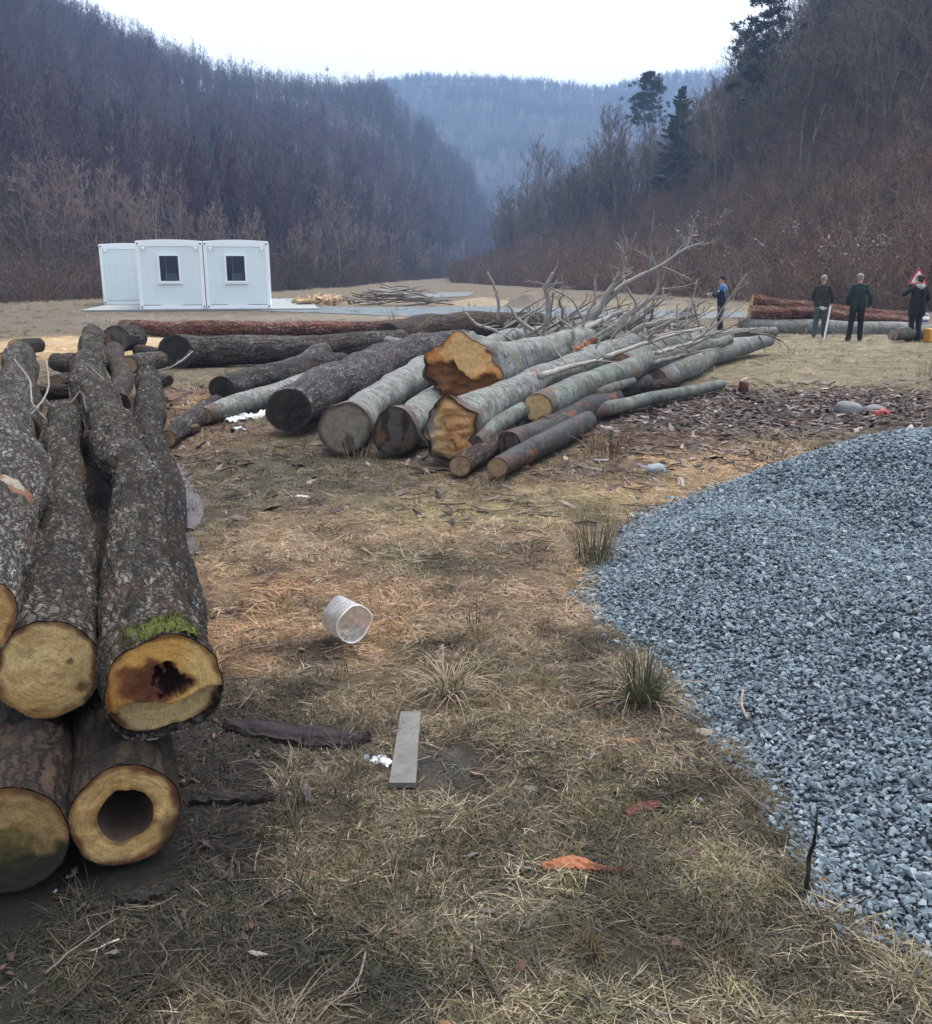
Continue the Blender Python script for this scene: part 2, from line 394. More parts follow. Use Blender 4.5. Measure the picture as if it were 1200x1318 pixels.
# road and gravel yard
def sheet(name, low, high, z, mat, n=60, m=5):
    A = np.array([at_z(*p)[:2] for p in low]); B = np.array([at_z(*p)[:2] for p in high]); q = np.linspace(0,1,n)
    rs = lambda P: np.stack([np.interp(q, np.linspace(0,1,len(P)), P[:,k]) for k in (0,1)],1)
    A, B = rs(A), rs(B); b = MB(); V = np.array([a*(1-t)+c*t for a, c in zip(A,B) for t in np.linspace(0,1,m)]); V = np.concatenate([V, (gz(V[:,0],V[:,1])+z)[:,None]],1)
    b.add(V, [(i*m+j,(i+1)*m+j,(i+1)*m+j+1,i*m+j+1) for i in range(n-1) for j in range(m-1)]); o = b.obj(name, mat); o['kind'] = 'structure'; return o
M['road'] = plain('asphalt', (.13,.142,.152), .9, .25, 1.5)
M['yard'] = plain('blue_grey_gravel', (.105,.13,.147), .9, .35, 1.2)
sheet('road', [(900,409),(1000,407),(1200,405),(1600,412)], [(900,401),(1000,399.5),(1200,396),(1600,396)], .012, M['road'])
sheet('gravel_yard', [(330,400),(420,403),(490,406),(600,408),(760,409),(900,409)], [(380,394.5),(480,395.5),(640,394.5),(700,396),(760,397.5),(900,401)], .02, M['yard'])
sheet('far_road', [(536,384.5),(570,383),(602,381.5)], [(545,377),(580,376.4),(612,376)], .03, M['road'])

# ------------------------------------------------------------------ logs
def lerp(c, d, m): return c*(1-m[...,None]) + np.array(d)*m[...,None]
def face_fresh(u, v, q, n, base=(.44,.29,.115), rim=(.20,.10,.04), dirt=.35):
    c = np.zeros(u.shape+(3,)) + np.array(base)
    c = lerp(c, (base[0]*.72, base[1]*.6, base[2]*.5), sm(.1,.75,.5+.9*fbm(u*1.5,v*1.5,n,4))*.5)
    c = lerp(c, rim, sm(.80,.97,q + .10*fbm(u*3,v*3,n+5,3)))
    c = lerp(c, (.10,.065,.035), dirt*sm(.15,.45,fbm(u*2.4,v*2.4,n+9,5)))
    return c, np.zeros_like(u)
def face_bright(u, v, q, n):                                   # flat fresh cut with a knot and scribed lines
    c, d = face_fresh(u, v, q, n, (.70,.51,.235), (.13,.065,.03), .2)
    for ku, kv, r in ((.42,.1,.075), (.62,-.45,.16)):
        c = lerp(c, (.10,.05,.02), .8*sm(r, r*.5, np.hypot(u-ku, v-kv)+.05*fbm(u*9,v*9,n,2)))
    e = np.abs(v + .62 + .5*u - .5*np.sin(u*2.2)); c = lerp(c, (.2,.12,.05), .5*sm(.03,.0,e)*(u < .1))
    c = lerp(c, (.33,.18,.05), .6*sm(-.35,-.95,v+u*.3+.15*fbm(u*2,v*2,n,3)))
    return c, d
def face_heart(u, v, q, n):                                     # heart-rotted upper cut, pale lower step
    w = .12*fbm(u*3,v*3,n,4)
    c = np.zeros(u.shape+(3,)) + np.array((.70,.39,.105))
    c = lerp(c, (.76,.53,.21), .9*sm(.25,.75,u+w))
    c = lerp(c, (.34,.14,.04), .8*sm(.2,.9,-u*.7-v*.7+w*2))
    r = np.hypot((u+.12+.3*(v-.15))/.68, (v-.12)/.42)+w*2.2+.10*np.sin(7*np.arctan2(v-.12,u+.1)); c = lerp(c, (.20,.075,.03), sm(1.1,.75,r)); c = lerp(c, (.10,.035,.02), .7*sm(.75,.45,r))
    r2 = np.hypot((u-.17)/.30, (v-.08)/.30)+w*3.0+.05*np.sin(3*np.arctan2(v-.08,u-.17)+2)+.45*fbm(u*9+2,v*9,n+8,3)-.05; c = lerp(c, (.022,.010,.012), sm(1.05,.8,r2))
    c = lerp(c, (.20,.07,.02), .85*sm(.86,.97,q+w*.5))
    d = -.05*sm(1.0,.7,r2)
    low = sm(-.27,-.31, v+.07*np.sin(u*5+.5)+.4*w)
    c = c*(1-low[...,None]) + low[...,None]*lerp(np.zeros(u.shape+(3,))+np.array((.66,.49,.24)), (.16,.08,.03), sm(.86,.98,q+w))
    return c, d - .055*low
def face_hollow(u, v, q, n):
    c, d = face_fresh(u, v, q, n, (.68,.46,.19), (.17,.07,.03), .2)
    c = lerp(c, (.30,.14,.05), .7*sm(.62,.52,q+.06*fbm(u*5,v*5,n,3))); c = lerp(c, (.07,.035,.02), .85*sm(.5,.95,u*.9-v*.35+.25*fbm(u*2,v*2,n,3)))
    return c, d
def face_mossy(u, v, q, n):
    c, d = face_fresh(u, v, q, n, (.42,.28,.12), (.2,.09,.04), .3)
    c = lerp(c, (.035,.036,.022), sm(.1,-.25,v+.35*np.abs(u-.3)+.35*fbm(u*2,v*2,n,4))); c = lerp(c, (.07,.075,.02), .7*sm(.5,.2,np.hypot(u-.0,v+.12)+.2*fbm(u*5,v*5,n,3)))
    return c, d
def face_grey(u, v, q, n):
    c, d = face_fresh(u, v, q, n, (.27,.245,.20), (.10,.085,.07), .25)
    c = lerp(c, (.07,.058,.045), .85*sm(.32,.18,np.hypot(u-.12,(v+.62)*.7)+.08*fbm(u*4,v*4,n,3)))
    return c, d
def face_dirty(u, v, q, n):
    c, d = face_fresh(u, v, q, n, (.12,.11,.095), (.05,.043,.035), .6)
    c = lerp(c, (.025,.022,.02), .8*sm(.1,.3,fbm(u*4,v*1.2,n+2,4))); c = lerp(c, (.28,.12,.05), .5*sm(.35,.1,np.hypot(u+.55,v+.2)+.15*fbm(u*3,v*3,n,3)))
    return c, d
def face_dark(u, v, q, n):
    c, d = face_fresh(u, v, q, n, (.028,.027,.024), (.05,.045,.04), .4)
    cr = np.abs(u-.1-.15*np.sin(v*3))*1.0; c = lerp(c, (.006,.006,.006), .9*sm(.06,.0,cr)*(v < .3)); cr = np.abs(v-.05-.2*u); c = lerp(c, (.006,.006,.006), .8*sm(.05,.0,cr)*(u > 0))
    return c, d
def face_torn(u, v, q, n):                                      # orange fresh upper step, torn brown lower part
    w = .16*fbm(u*3,v*3,n,4)
    top = sm(-.02,.06, v-.02+.35*u+.14*np.sin(u*6)+w)
    c = lerp(np.zeros(u.shape+(3,))+np.array((.21,.095,.042)), (.09,.04,.02), .7*sm(-.1,.3,fbm(u*2,v*6,n+3,4)))
    t = lerp(np.zeros(u.shape+(3,))+np.array((.62,.38,.165)), (.55,.23,.06), sm(.0,.4,fbm(u*2,v*2,n+1,4)))
    c = c*(1-top[...,None]) + t*top[...,None]
    c = lerp(c, (.10,.055,.035), .8*sm(.90,1.0,q+w*1.1))
    return c, -.14*(1-top)*(1-.6*q) + .03*fbm(u*3,v*7,n,4)*(1-top)
def face_split(u, v, q, n):                                     # pale orange, splintered rim
    w = .16*fbm(u*3,v*3,n,4)
    c, d = face_fresh(u, v, q, n, (.58,.37,.17), (.16,.075,.035), .15)
    c = lerp(c, (.33,.30,.25), sm(-.25,-.7,u+w)); c = lerp(c, (.50,.22,.07), .6*sm(.1,.35,fbm(u*2,v*3,n,4)))
    cr = np.abs(u-.25+.5*(v+.6)); c = lerp(c, (.03,.02,.012), sm(.05,.01,cr)*(v < -.35))
    return c, .05*fbm(u*3,v*3,n,3) - .06*sm(.7,1,q)
FACES = dict(fresh=face_fresh, bright=face_bright, heart=face_heart, hollow=face_hollow, mossy=face_mossy, grey=face_grey, dirty=face_dirty, dark=face_dark, torn=face_torn, split=face_split,
             orange=lambda u,v,q,n: face_fresh(u,v,q,n,(.60,.36,.15),(.24,.11,.045),.2), small=lambda u,v,q,n: face_fresh(u,v,q,n,(.40,.28,.17),(.12,.08,.05),.4),
             yellow=lambda u,v,q,n: face_fresh(u,v,q,n,(.58,.42,.20),(.2,.12,.06),.15))
LOGS = []                                                       # (polyline, radius) of logs lying on the ground, to keep grass out of them
def log_thing(name, label, group, pts, bark, face='fresh', seed=0, rough=.007, lumps=.06, shape=None, tilt=(0,0), res=1.0, far='dark', cat='log', rim=.022, wander=.25, ragged=0.0):
    C = np.array([at_z(px,py,z) if z < 5 else at_y(px,py,z) for px,py,z,w in pts]); R = np.array([w*.5*depth(c)/F for c,(px,py,z,w) in zip(C, pts)])
    D = catmull(C, 400); rr = np.interp(np.linspace(0,1,400), np.linspace(0,1,len(R)), R)
    S = np.concatenate([[0], np.cumsum(np.linalg.norm(np.diff(D,axis=0),axis=1))])
    s = 0; L = [0]
    while s < S[-1]:
        dd = np.interp(s, S, np.linalg.norm(D-CAM,axis=1)); s += max(.011, .0042*dd)*res; L.append(min(s, S[-1]))
    L = np.array(L); P = np.stack([np.interp(L, S, D[:,k]) for k in range(3)],1); rad = np.interp(L, S, rr)
    wa = wander*R.mean()*sm(0,.5,L)*2.2
    P = P + np.stack([perlin(L*.85, seed+.3, 1.1), .25*perlin(L*.85, seed+.3, 5.1), .5*perlin(L*.8, seed+.3, 9.1)],1)*wa[:,None]
    T, N, B = frames(P)
    upn = np.array([0,0,1.0]); n0 = upn - T*np.dot(T, upn)[:,None]; n0 /= np.linalg.norm(n0,axis=1)[:,None]; Nn = n0; Bn = np.cross(T, Nn)
    dd = np.linalg.norm(P[0]-CAM); sides = int(np.clip(2*math.pi*rad[0]/(max(.011,.0042*dd)*res), 20, 110))
    th = np.arange(sides)*2*math.pi/sides; ct, st = np.cos(th)[None,:], np.sin(th)[None,:]
    rmean = R.mean(); lx, ly, lz = rmean*ct+seed*3.7+0*L[:,None], rmean*st+0*L[:,None], L[:,None]+0*ct
    r = rad[:,None]*(1+lumps*perlin(ct*1.1+seed, st*1.1, L[:,None]*1.3)+lumps*.6*perlin(ct*2.2+seed, st*2.2, L[:,None]*3.1))
    if shape is not None:
        fall = np.exp(-L/.45)[:,None]; r = r*(1+shape(th)[None,:]*fall)
    rg = rough*(.9-2.2*np.abs(perlin(lx*26, ly*26, lz*9))) + rough*.6*perlin(lx*60, ly*60, lz*28) if rough > 0 else 0
    r = r + rg*(1-.75*np.exp(-L/.06))[:,None]
    V = P[:,None,:] + r[:,:,None]*(ct[:,:,None]*Nn[:,None,:] + st[:,:,None]*Bn[:,None,:])
    off = (tilt[0]*st + tilt[1]*ct)*rad[0]                                              # cut plane leaning
    V = V + (off*np.exp(-L/.3)[:,None])[:,:,None]*T[:,None,:]
    jag0 = np.zeros(sides)
    if ragged:
        jg = ragged*(perlin(ct*3.2+seed, st*3.2, 1.7)+.7*perlin(ct*8+seed, st*8, 4.7)+.5*perlin(ct*17+seed, st*17, 2.2)); V = V + (jg*np.exp(-L/.09)[:,None]*rad[0])[:,:,None]*T[:,None,:]; jag0 = np.ravel(jg)[:sides]*rad[0]
    n = len(L); i = np.arange((n-1)*sides); a, k = i//sides, i % sides; k2 = (k+1) % sides
    b = MB(); q = np.stack([a*sides+k, (a+1)*sides+k, (a+1)*sides+k2, a*sides+k2],1)
    b.add(V.reshape(-1,3), q.tolist(), lc=np.stack([lx,ly,lz],-1).reshape(-1,3))
    # ring of bark at the near end, the far end closed
    ring = V[0]; cen = ring.mean(0); inner = cen + (ring-cen)*(1-rim)
    b.add(np.concatenate([ring, inner+T[0]*.004]), [(j, (j+1)%sides, sides+(j+1)%sides, sides+j) for j in range(sides)], lc=np.concatenate([np.stack([lx,ly,lz],-1)[0]]*2))
    fr = V[-1]; b.add(np.concatenate([fr, [fr.mean(0)]]), [((j+1)%sides, j, sides) for j in range(sides)], lc=np.zeros((sides+1,3))+seed)
    t = thing(name, label, cat, group=group)
    base = np.array([C[0][0], C[0][1], max(0.0, C[0][2]-R[0])]); t.location = base
    b.v = [part - base for part in b.v]
    b.obj('bark', bark, t)
    # cut face
    J = 46 if dd < 4 else 22; q0 = .50 if face == 'hollow' else 0.0
    rho = np.linspace(q0, 1-rim, J); up = max(1, int(sides*0+1))
    th_i = np.arange(sides)
    flat = ring - jag0[:,None]*T[0]; cf = flat.mean(0); Q = cf[None,None,:] + rho[:,None,None]*(flat-cf)[None,:,:] + ((rho/rho[-1])**7)[:,None,None]*(jag0[:,None]*T[0])[None,:,:]
    U = st*(r[:1]/rad[0])*rho[:,None]; W = ct*(r[:1]/rad[0])*rho[:,None]
    if face == 'hollow':
        Q = Q + (1-(rho-q0)/(1-q0))[:,None,None]*.018*perlin(ct*2,st*2,4.2)[:,:,None]*(-T[0])[None,None,:]
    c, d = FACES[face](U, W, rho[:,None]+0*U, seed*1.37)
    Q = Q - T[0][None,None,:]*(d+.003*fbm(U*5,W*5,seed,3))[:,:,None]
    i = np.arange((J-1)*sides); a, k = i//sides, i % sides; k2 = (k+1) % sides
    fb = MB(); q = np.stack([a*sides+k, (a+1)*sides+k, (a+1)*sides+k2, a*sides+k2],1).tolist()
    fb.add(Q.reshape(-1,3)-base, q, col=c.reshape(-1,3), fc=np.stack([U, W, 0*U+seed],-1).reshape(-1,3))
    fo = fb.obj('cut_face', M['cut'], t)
    if face == 'hollow':
        h = MB(); K = 14; zz = np.linspace(0,.9,K)
        HV = Q[0][None,:,:] + T[0][None,None,:]*zz[:,None,None]; hc = HV.mean(1,keepdims=True)
        HV = hc + (HV-hc)*(1+.10*fbm(ct*2+0*zz[:,None], st*2+0*zz[:,None], zz[:,None]*4+0*ct, 3))[:,:,None]; HV[0] = Q[0]
        i = np.arange((K-1)*sides); a, k = i//sides, i % sides; k2 = (k+1) % sides
        h.add(HV.reshape(-1,3)-base, np.stack([a*sides+k, a*sides+k2, (a+1)*sides+k2, (a+1)*sides+k],1).tolist())
        h.add(np.concatenate([HV[-1],[HV[-1].mean(0)]])-base, [((j+1)%sides, j, sides) for j in range(sides)])
        h.obj('hollow', M['rot'], t)
    LOGS.append((D[::8], rr[::8]))
    t['_'] = 0; del t['_']
    return t, P, rad, V - base
M['rot'] = plain('rotten_heartwood', (.085,.06,.042), .95, .5, 40, bmp=.8)

PILE = 'dark barked logs in the near pile'
log_thing('log', 'hollow log with a round hole in its cut end, under the near pile', PILE, [(162,1050,.165,140),(152,850,.165,92),(143,720,.17,72),(135,620,.17,56)], M['damp'], 'hollow', 1, .004, .03, shape=lambda t: .03*np.cos(2*t+.4)+.02*np.cos(5*t), tilt=(.1,0))
log_thing('log', 'log with moss and black decay on its cut end, lowest at the left edge', PILE, [(8,1082,.17,152),(30,900,.17,100),(55,720,.17,74),(70,600,.17,58)], M['damp'], 'mossy', 2, .004, .03, tilt=(-.1,0))
log_thing('log', 'log with a flat pale yellow cut end resting on the near pile', PILE, [(61,862,.46,127),(72,775,.46,103),(79,700,.46,78),(86,635,.46,54),(85,582,.47,44),(85,536,.48,38)], M['rough'], 'bright', 3, .010, .07, tilt=(0,.15))
heart, hP, hR, hV = log_thing('log', 'crooked log with a heart shaped orange cut end and black rotten core', PILE, [(205,885,.47,148),(180,785,.49,98),(168,735,.5,76),(167,695,.51,68),(173,635,.53,62),(152,585,.55,60),(135,532,.58,47),(117,482,.62,40),(122,430,.68,24)], M['rough'], 'heart', 4, .012, .065, wander=.3,
    shape=lambda t: -.15*np.exp(-((t+.22+math.pi)%(2*math.pi)-math.pi)**2/.12)+.07*np.cos(t-1.5)+.05*np.cos(3*t+.6)+.06*np.exp(-((t-2.3+math.pi)%(2*math.pi)-math.pi)**2/.2), tilt=(.1,0))
log_thing('log', 'slim dark log along the right side of the near pile beside the grass', PILE, [(236,860,.12,56),(233,775,.13,44),(226,700,.14,46),(214,635,.15,40),(196,586,.17,42),(191,530,.2,38),(191,487,.22,30)], M['dark2'], 'dark', 5, .010, .08, wander=.3)
peel6 = log_thing('log', 'dark log with a pale orange cut end at the left edge of the photo', PILE, [(-42,800,.66,116),(-20,725,.66,116),(-6,665,.66,110),(6,600,.66,98),(0,550,.66,78),(-10,518,.66,50)], M['rough2'], 'orange', 6, .011, .06, tilt=(.5,0))
log_thing('log', 'short dark log behind the peeled log at the left edge', PILE, [(26,556,.4,46),(27,505,.42,46),(28,460,.45,38)], M['rough2'], 'dark', 7, .009, .06)
log_thing('log', 'shaded log sunk in the gap left of the crooked log', PILE, [(124,800,.2,70),(127,700,.2,46),(124,640,.2,36),(120,580,.2,30)], M['damp'], 'dark', 8, .006, .06)
log_thing('log', 'short brown log behind the crooked log with a stump of branch', PILE, [(152,520,.5,30),(155,480,.5,26),(146,450,.55,24)], M['damp'], 'dark', 9, .006, .08)
# moss and peeled wood on the near logs
def patch(parent, name, V, P, s0, s1, t0, t1, mat, lift=.006, jag=.3, seed=0, tufts=0):
    """a patch lying on a log's own surface"""
    n, sides = V.shape[0], V.shape[1]; b = MB(); K = [k % sides for k in range(int(t0*sides), int(t1*sides)+1)]; A = list(range(s0, s1))
    cen = V.mean(1); vv = []
    for a in A:
        for k in K:
            p = V[a,k]; d = p-cen[a]; d = d/np.linalg.norm(d)
            e = min(a-s0, s1-1-a)/max(1,(s1-s0)/2); e2 = min(K.index(k), len(K)-1-K.index(k))/(len(K)/2)
            m = min(e, e2)+jag*float(perlin(a*.35, K.index(k)*.35, seed+.5))
            vv.append(p + d*(lift*min(1.2, m*3.0-.25) + (random.random()*tufts if m > .15 else 0)))
    w = len(K); b.add(vv, [(i*w+j, i*w+j+1, (i+1)*w+j+1, (i+1)*w+j) for i in range(len(A)-1) for j in range(w-1)])
    o = b.obj(name, mat, parent); return o
sd = hV.shape[1]
def ring_at(P, py):
    d = P-CAM; return int(np.argmin(np.abs(CY-F*(d@UP)/(d@FW)-py)))
k6 = ring_at(peel6[1], 672); n6 = peel6[3].shape[1]
M['peel'] = plain('peeled_pale_wood', (.19,.165,.13), .85, .5, 60, bmp=.5); M['peel_edge'] = plain('peeled_orange_bast', (.12,.055,.03), .85, .4, 40, bmp=.5)
patch(peel6[0], 'peeled_edge', peel6[3], peel6[1], k6-5, k6+8, .02, .20, M['peel_edge'], .004, 1.0, 3); patch(peel6[0], 'peeled_wood', peel6[3], peel6[1], k6-3, k6+6, .05, .17, M['peel'], .007, .9, 4)
mo = patch(heart, 'moss', hV, hP, 1, 12, -.09, .13, M['moss'], .012, .6, 1, .006)
mb = MB(); r_m = np.random.RandomState(9); nrm = [v for v in mo.data.vertices]
for v in nrm:
    cc = np.array(v.co) - (hV[0].mean(0)); e_ = float(perlin(v.co.x*30, v.co.y*30, v.co.z*30))
    if e_ < -.25: continue
    for _ in range(6):
        p = np.array(v.co)+r_m.normal(size=3)*[.008,.012,.002]; d = np.array([r_m.normal()*.5, r_m.normal()*.5, 1.0]); d /= np.linalg.norm(d); s_ = np.array([r_m.normal(), r_m.normal(), 0])*.0016; L_ = r_m.uniform(.006,.016)
        mb.add([p-s_, p+s_, p+d*L_], [(0,1,2)])
mb.obj('moss_fronds', M['moss'], mo, False)

MID = 'silver barked logs in the middle pile'
log_thing('log', 'silver beech log with a flat pale grey cut end, front of the middle pile', MID, [(444,551,.25,66),(458,540,.25,56),(478,525,.24,46),(515,500,.24,40),(560,474,.24,36),(660,438,.25,26)], M['beech'], 'grey', 11, .004, .07, tilt=(.25,0))
log_thing('log', 'beech log with a dirty dark grey cut end under the torn log', MID, [(508,556,.24,60),(522,545,.24,50),(545,528,.23,40),(590,500,.23,36),(700,450,.24,26)], M['beech'], 'dirty', 12, .004, .08, shape=lambda t: .06*np.cos(3*t+.5)+.05*np.cos(2*t), tilt=(.2,0))
log_thing('log', 'thick beech log with a torn orange and brown end on top of the middle pile', MID, [(594,479,.60,90),(612,475,.60,78),(638,470,.60,56),(690,457,.62,44),(760,430,.66,32),(820,410,.72,16)], M['beech'], 'torn', 13, .004, .10, shape=lambda t: .07*np.cos(2*t+.9)+.05*np.cos(4*t)+.05*np.cos(7*t+1), tilt=(.45,.1), rim=.02, ragged=.3)
log_thing('log', 'forked beech log with a tall splintered pale orange end', MID, [(580,556,.30,74),(602,541,.32,58),(640,517,.34,45),(690,494,.38,40),(740,474,.42,36),(800,447,.46,26),(850,423,.5,14)], M['beech'], 'split', 14, .005, .10, shape=lambda t: .18*np.cos(2*t)+.06*np.cos(5*t+1)+.05*np.cos(8*t), tilt=(.5,0), rim=.02, ragged=.26)
log_thing('log', 'mossy green grey beech log with a small round yellow cut end', MID, [(692,525,.33,37),(725,509,.35,36),(767,491,.38,34),(810,476,.4,29),(860,458,.42,23),(940,437,.42,11)], M['beech2'], 'yellow', 15, .004, .09, tilt=(.35,0))
log_thing('log', 'thin wet black log lying lowest in front of the middle pile', MID, [(640,602,.11,27),(675,585,.11,29),(710,567,.11,30),(755,543,.13,27)], M['wetbark'], 'small', 16, .002, .04, tilt=(.3,0))
log_thing('log', 'dark log squeezed between the yellow ended log and the thin wet log', MID, [(655,572,.14,34),(690,556,.14,34),(740,533,.15,32),(790,513,.16,28)], M['wetbark'], 'dirty', 17, .002, .05)
log_thing('log', 'brown side limb with a ragged end under the splintered log', MID, [(592,600,.1,28),(620,578,.12,28),(650,552,.16,28),(675,535,.22,26)], M['damp'], 'small', 18, .004, .08, tilt=(.3,0))
log_thing('log', 'long bent grey limb pointing right from the middle pile over the bark litter', MID, [(757,530,.13,22),(800,522,.12,18),(845,511,.12,16),(890,503,.1,14),(930,495,.08,12)], M['beech2'], 'small', 19, .003, .08)
log_thing('log', 'smooth grey log at the right end of the middle pile', MID, [(845,489,.15,28),(885,470,.2,33),(930,451,.22,29),(990,440,.24,16)], M['beech'], 'grey', 20, .002, .05)
log_thing('log', 'grey green log along the back of the middle pile near the man in navy', MID, [(800,470,.3,30),(870,444,.38,26),(935,432,.4,18),(1000,428,.42,12)], M['beech2'], 'small', 21, .003, .07)
log_thing('log', 'brown limb with split bark under the green grey log', MID, [(775,515,.12,18),(820,500,.14,17),(870,492,.16,12)], M['damp'], 'small', 22, .004, .08)
log_thing('log', 'pale pinkish log behind the torn log', MID, [(610,452,.42,26),(660,437,.45,26),(720,425,.5,20)], M['beech'], 'small', 23, .003, .08)
log_thing('log', 'mossy brown log lying behind the middle pile before the gravel yard', MID, [(500,432,.3,32),(560,423,.32,38),(620,418,.34,34),(700,412,.34,20)], M['damp'], 'dark', 24, .006, .07)
log_thing('log', 'grey limb hidden below the green grey log end', MID, [(700,545,.2,20),(770,505,.2,24),(830,492,.2,20)], M['wetbark'], 'small', 25, .003, .06)

log_thing('log', 'short grey limb showing a tiny round cut end under the mossy green grey log', MID, [(767,507,.28,13),(785,501,.3,13),(815,490,.3,11)], M['beech2'], 'yellow', 26, .002, .05, tilt=(.3,0))
log_thing('log', 'slim grey limb wedged below the splintered log beside the brown side limb', MID, [(612,570,.2,20),(640,548,.24,22),(672,528,.3,20)], M['beech2'], 'dirty', 27, .003, .06)

ROW = 'weathered grey logs left of the middle pile'
log_thing('log', 'thick grey log with a black cracked cut end beside the white sheet', ROW, [(372,528,.27,56),(420,503,.27,57),(470,475,.27,50),(525,456,.28,43),(595,441,.3,33)], M['violet'], 'dark', 31, .006, .05, tilt=(.35,0))
log_thing('log', 'violet grey log with a dark hollow end lying over the smooth pale log', ROW, [(285,500,.28,32),(340,487,.28,36),(390,475,.28,34),(440,468,.28,28)], M['violet'], 'dark', 32, .005, .06, tilt=(.3,0))
log_thing('log', 'smooth pale slim log with a small grey end beside the white sheet', ROW, [(262,535,.1,22),(300,525,.11,27),(335,513,.12,29),(400,493,.14,28),(450,478,.14,22)], M['beech'], 'small', 33, .002, .05, tilt=(.3,0))
log_thing('log', 'thin rough log touching the near pile by the orange sawdust', ROW, [(216,565,.08,22),(240,545,.09,25),(262,528,.1,25),(290,512,.1,20)], M['violet'], 'small', 34, .005, .08)
log_thing('log', 'long log with a round black cut end below the red log', ROW, [(226,453,.28,44),(260,451,.28,40),(330,449,.28,37),(420,446,.28,34),(520,440,.3,30)], M['rough2'], 'dark', 35, .006, .06, tilt=(.6,0))
log_thing('log', 'very long thin red barked log lying across behind the near pile', ROW, [(158,420,.2,17),(230,423,.2,20),(330,424,.2,20),(430,423,.2,18),(530,418,.2,14),(590,415,.2,9)], M['redbark'], 'orange', 36, .004, .05)
log_thing('log', 'short violet log behind the log with the hollow end', ROW, [(385,468,.16,20),(405,457,.2,22),(430,446,.24,20)], M['violet'], 'dark', 37, .005, .06)
log_thing('log', 'thin pale grey limb lying across the weathered logs', ROW, [(488,437,.34,14),(520,443,.34,13),(560,441,.36,14),(610,433,.4,12)], M['beech'], 'small', 38, .003, .08)

FARL = 'logs stacked behind the men'
log_thing('log', 'red barked log on top of the stack behind the men', FARL, [(968,388,26.2,21),(1020,395,26.1,20),(1080,401,26,18),(1165,408,25.9,15)], M['redbark'], 'fresh', 41, .008, .08)
log_thing('log', 'red barked log in the middle of the stack behind the men', FARL, [(965,404,26,22),(1030,406,25.9,22),(1100,411,25.8,20),(1165,416,25.7,17)], M['redbark'], 'fresh', 42, .008, .08)
log_thing('log', 'silver grey log at the bottom of the stack behind the men', FARL, [(950,419,26,22),(1000,421,25.8,23),(1060,424,25.6,24),(1130,426,25.4,24),(1168,427,25.3,22)], M['beech'], 'grey', 43, .003, .05)
log_thing('log', 'narrow brown log wedged behind the red logs of the stack', FARL, [(972,396,26.4,12),(1050,401,26.3,12),(1120,407,26.2,12),(1172,412,26.1,10)], M['damp'], 'fresh', 44, .006, .08)
log_thing('log', 'short grey log end beside the man with the grey hood', FARL, [(1150,430,.18,16),(1185,428,.18,18),(1230,424,.18,18)], M['beech2'], 'grey', 45, .003, .05)

# ------------------------------------------------------------------ gravel heap (one uncountable mass: the heap with its loose stones)
HP = [at_z(px,py)[:2] for px,py in [(1330,1262),(1200,1212),(1120,1178),(1070,1142),(1025,1080),(990,1020),(955,975),(905,930),(872,893),(822,845),(785,810),(762,770),(770,735),(800,692),(832,657),(900,632),(970,612)]]
HP = np.array(list(HP) + [(3.2,7.9),(4.6,8.3),(6,7.4),(6.6,5),(6,2.8),(4.5,1.5),(2.6,1.1)])
def heap_d(x, y):
    x = np.asarray(x, float); y = np.asarray(y, float); ins = np.zeros(x.shape, bool); dm = np.full(x.shape, 1e9); n = len(HP)
    for i in range(n):
        a, b = HP[i], HP[(i+1) % n]; e = b-a
        t = np.clip(((x-a[0])*e[0]+(y-a[1])*e[1])/(e@e), 0, 1); dm = np.minimum(dm, np.hypot(x-a[0]-t*e[0], y-a[1]-t*e[1]))
        with np.errstate(divide='ignore', invalid='ignore'):
            ins ^= ((a[1] > y) != (b[1] > y)) & (x < (b[0]-a[0])*(y-a[1])/(b[1]-a[1]+1e-15)+a[0])
    return np.where(ins, dm, -dm)
def heap_z(x, y):
    d = heap_d(x, y) + .10*fbm(np.asarray(x)*1.3, np.asarray(y)*1.3, 5.5, 3)
    dp = np.maximum(d, 0)
    h = .94*(1-np.exp(-(dp/1.8)**1.15))*(1+.16*perlin(np.asarray(x)*.8, np.asarray(y)*.8, 2.2)+.06*perlin(np.asarray(x)*2.3, np.asarray(y)*2.3, 7.2))
    X_, Y_ = np.asarray(x, float), np.asarray(y, float); g_ = lambda a, b, r, s: np.exp(-(((X_-a)/r)**2+((Y_-b)/s)**2))
    h = h*(1+.32*g_(2.3,6.0,.9,.7)+.25*g_(1.35,4.9,.5,.6)-.30*g_(2.0,4.5,.55,.8)+.22*g_(1.9,3.3,.5,.6)-.2*g_(1.25,3.6,.4,.5))
    return np.where(d > 0, h, d*.3)
hx, hy = np.meshgrid(np.arange(.3, 7, .07), np.arange(.9, 8.6, .07)); hzv = heap_z(hx, hy)
keep = heap_d(hx, hy) > -.15
ny_, nx_ = hx.shape; vid = -np.ones(hx.shape, int); vid[keep] = np.arange(keep.sum())
HV = np.stack([hx[keep], hy[keep], hzv[keep]+gz(hx[keep],hy[keep])-.004], 1)
HF = [(vid[j,i], vid[j,i+1], vid[j+1,i+1], vid[j+1,i]) for j in range(ny_-1) for i in range(nx_-1) if min(vid[j,i], vid[j,i+1], vid[j+1,i+1], vid[j+1,i]) >= 0]
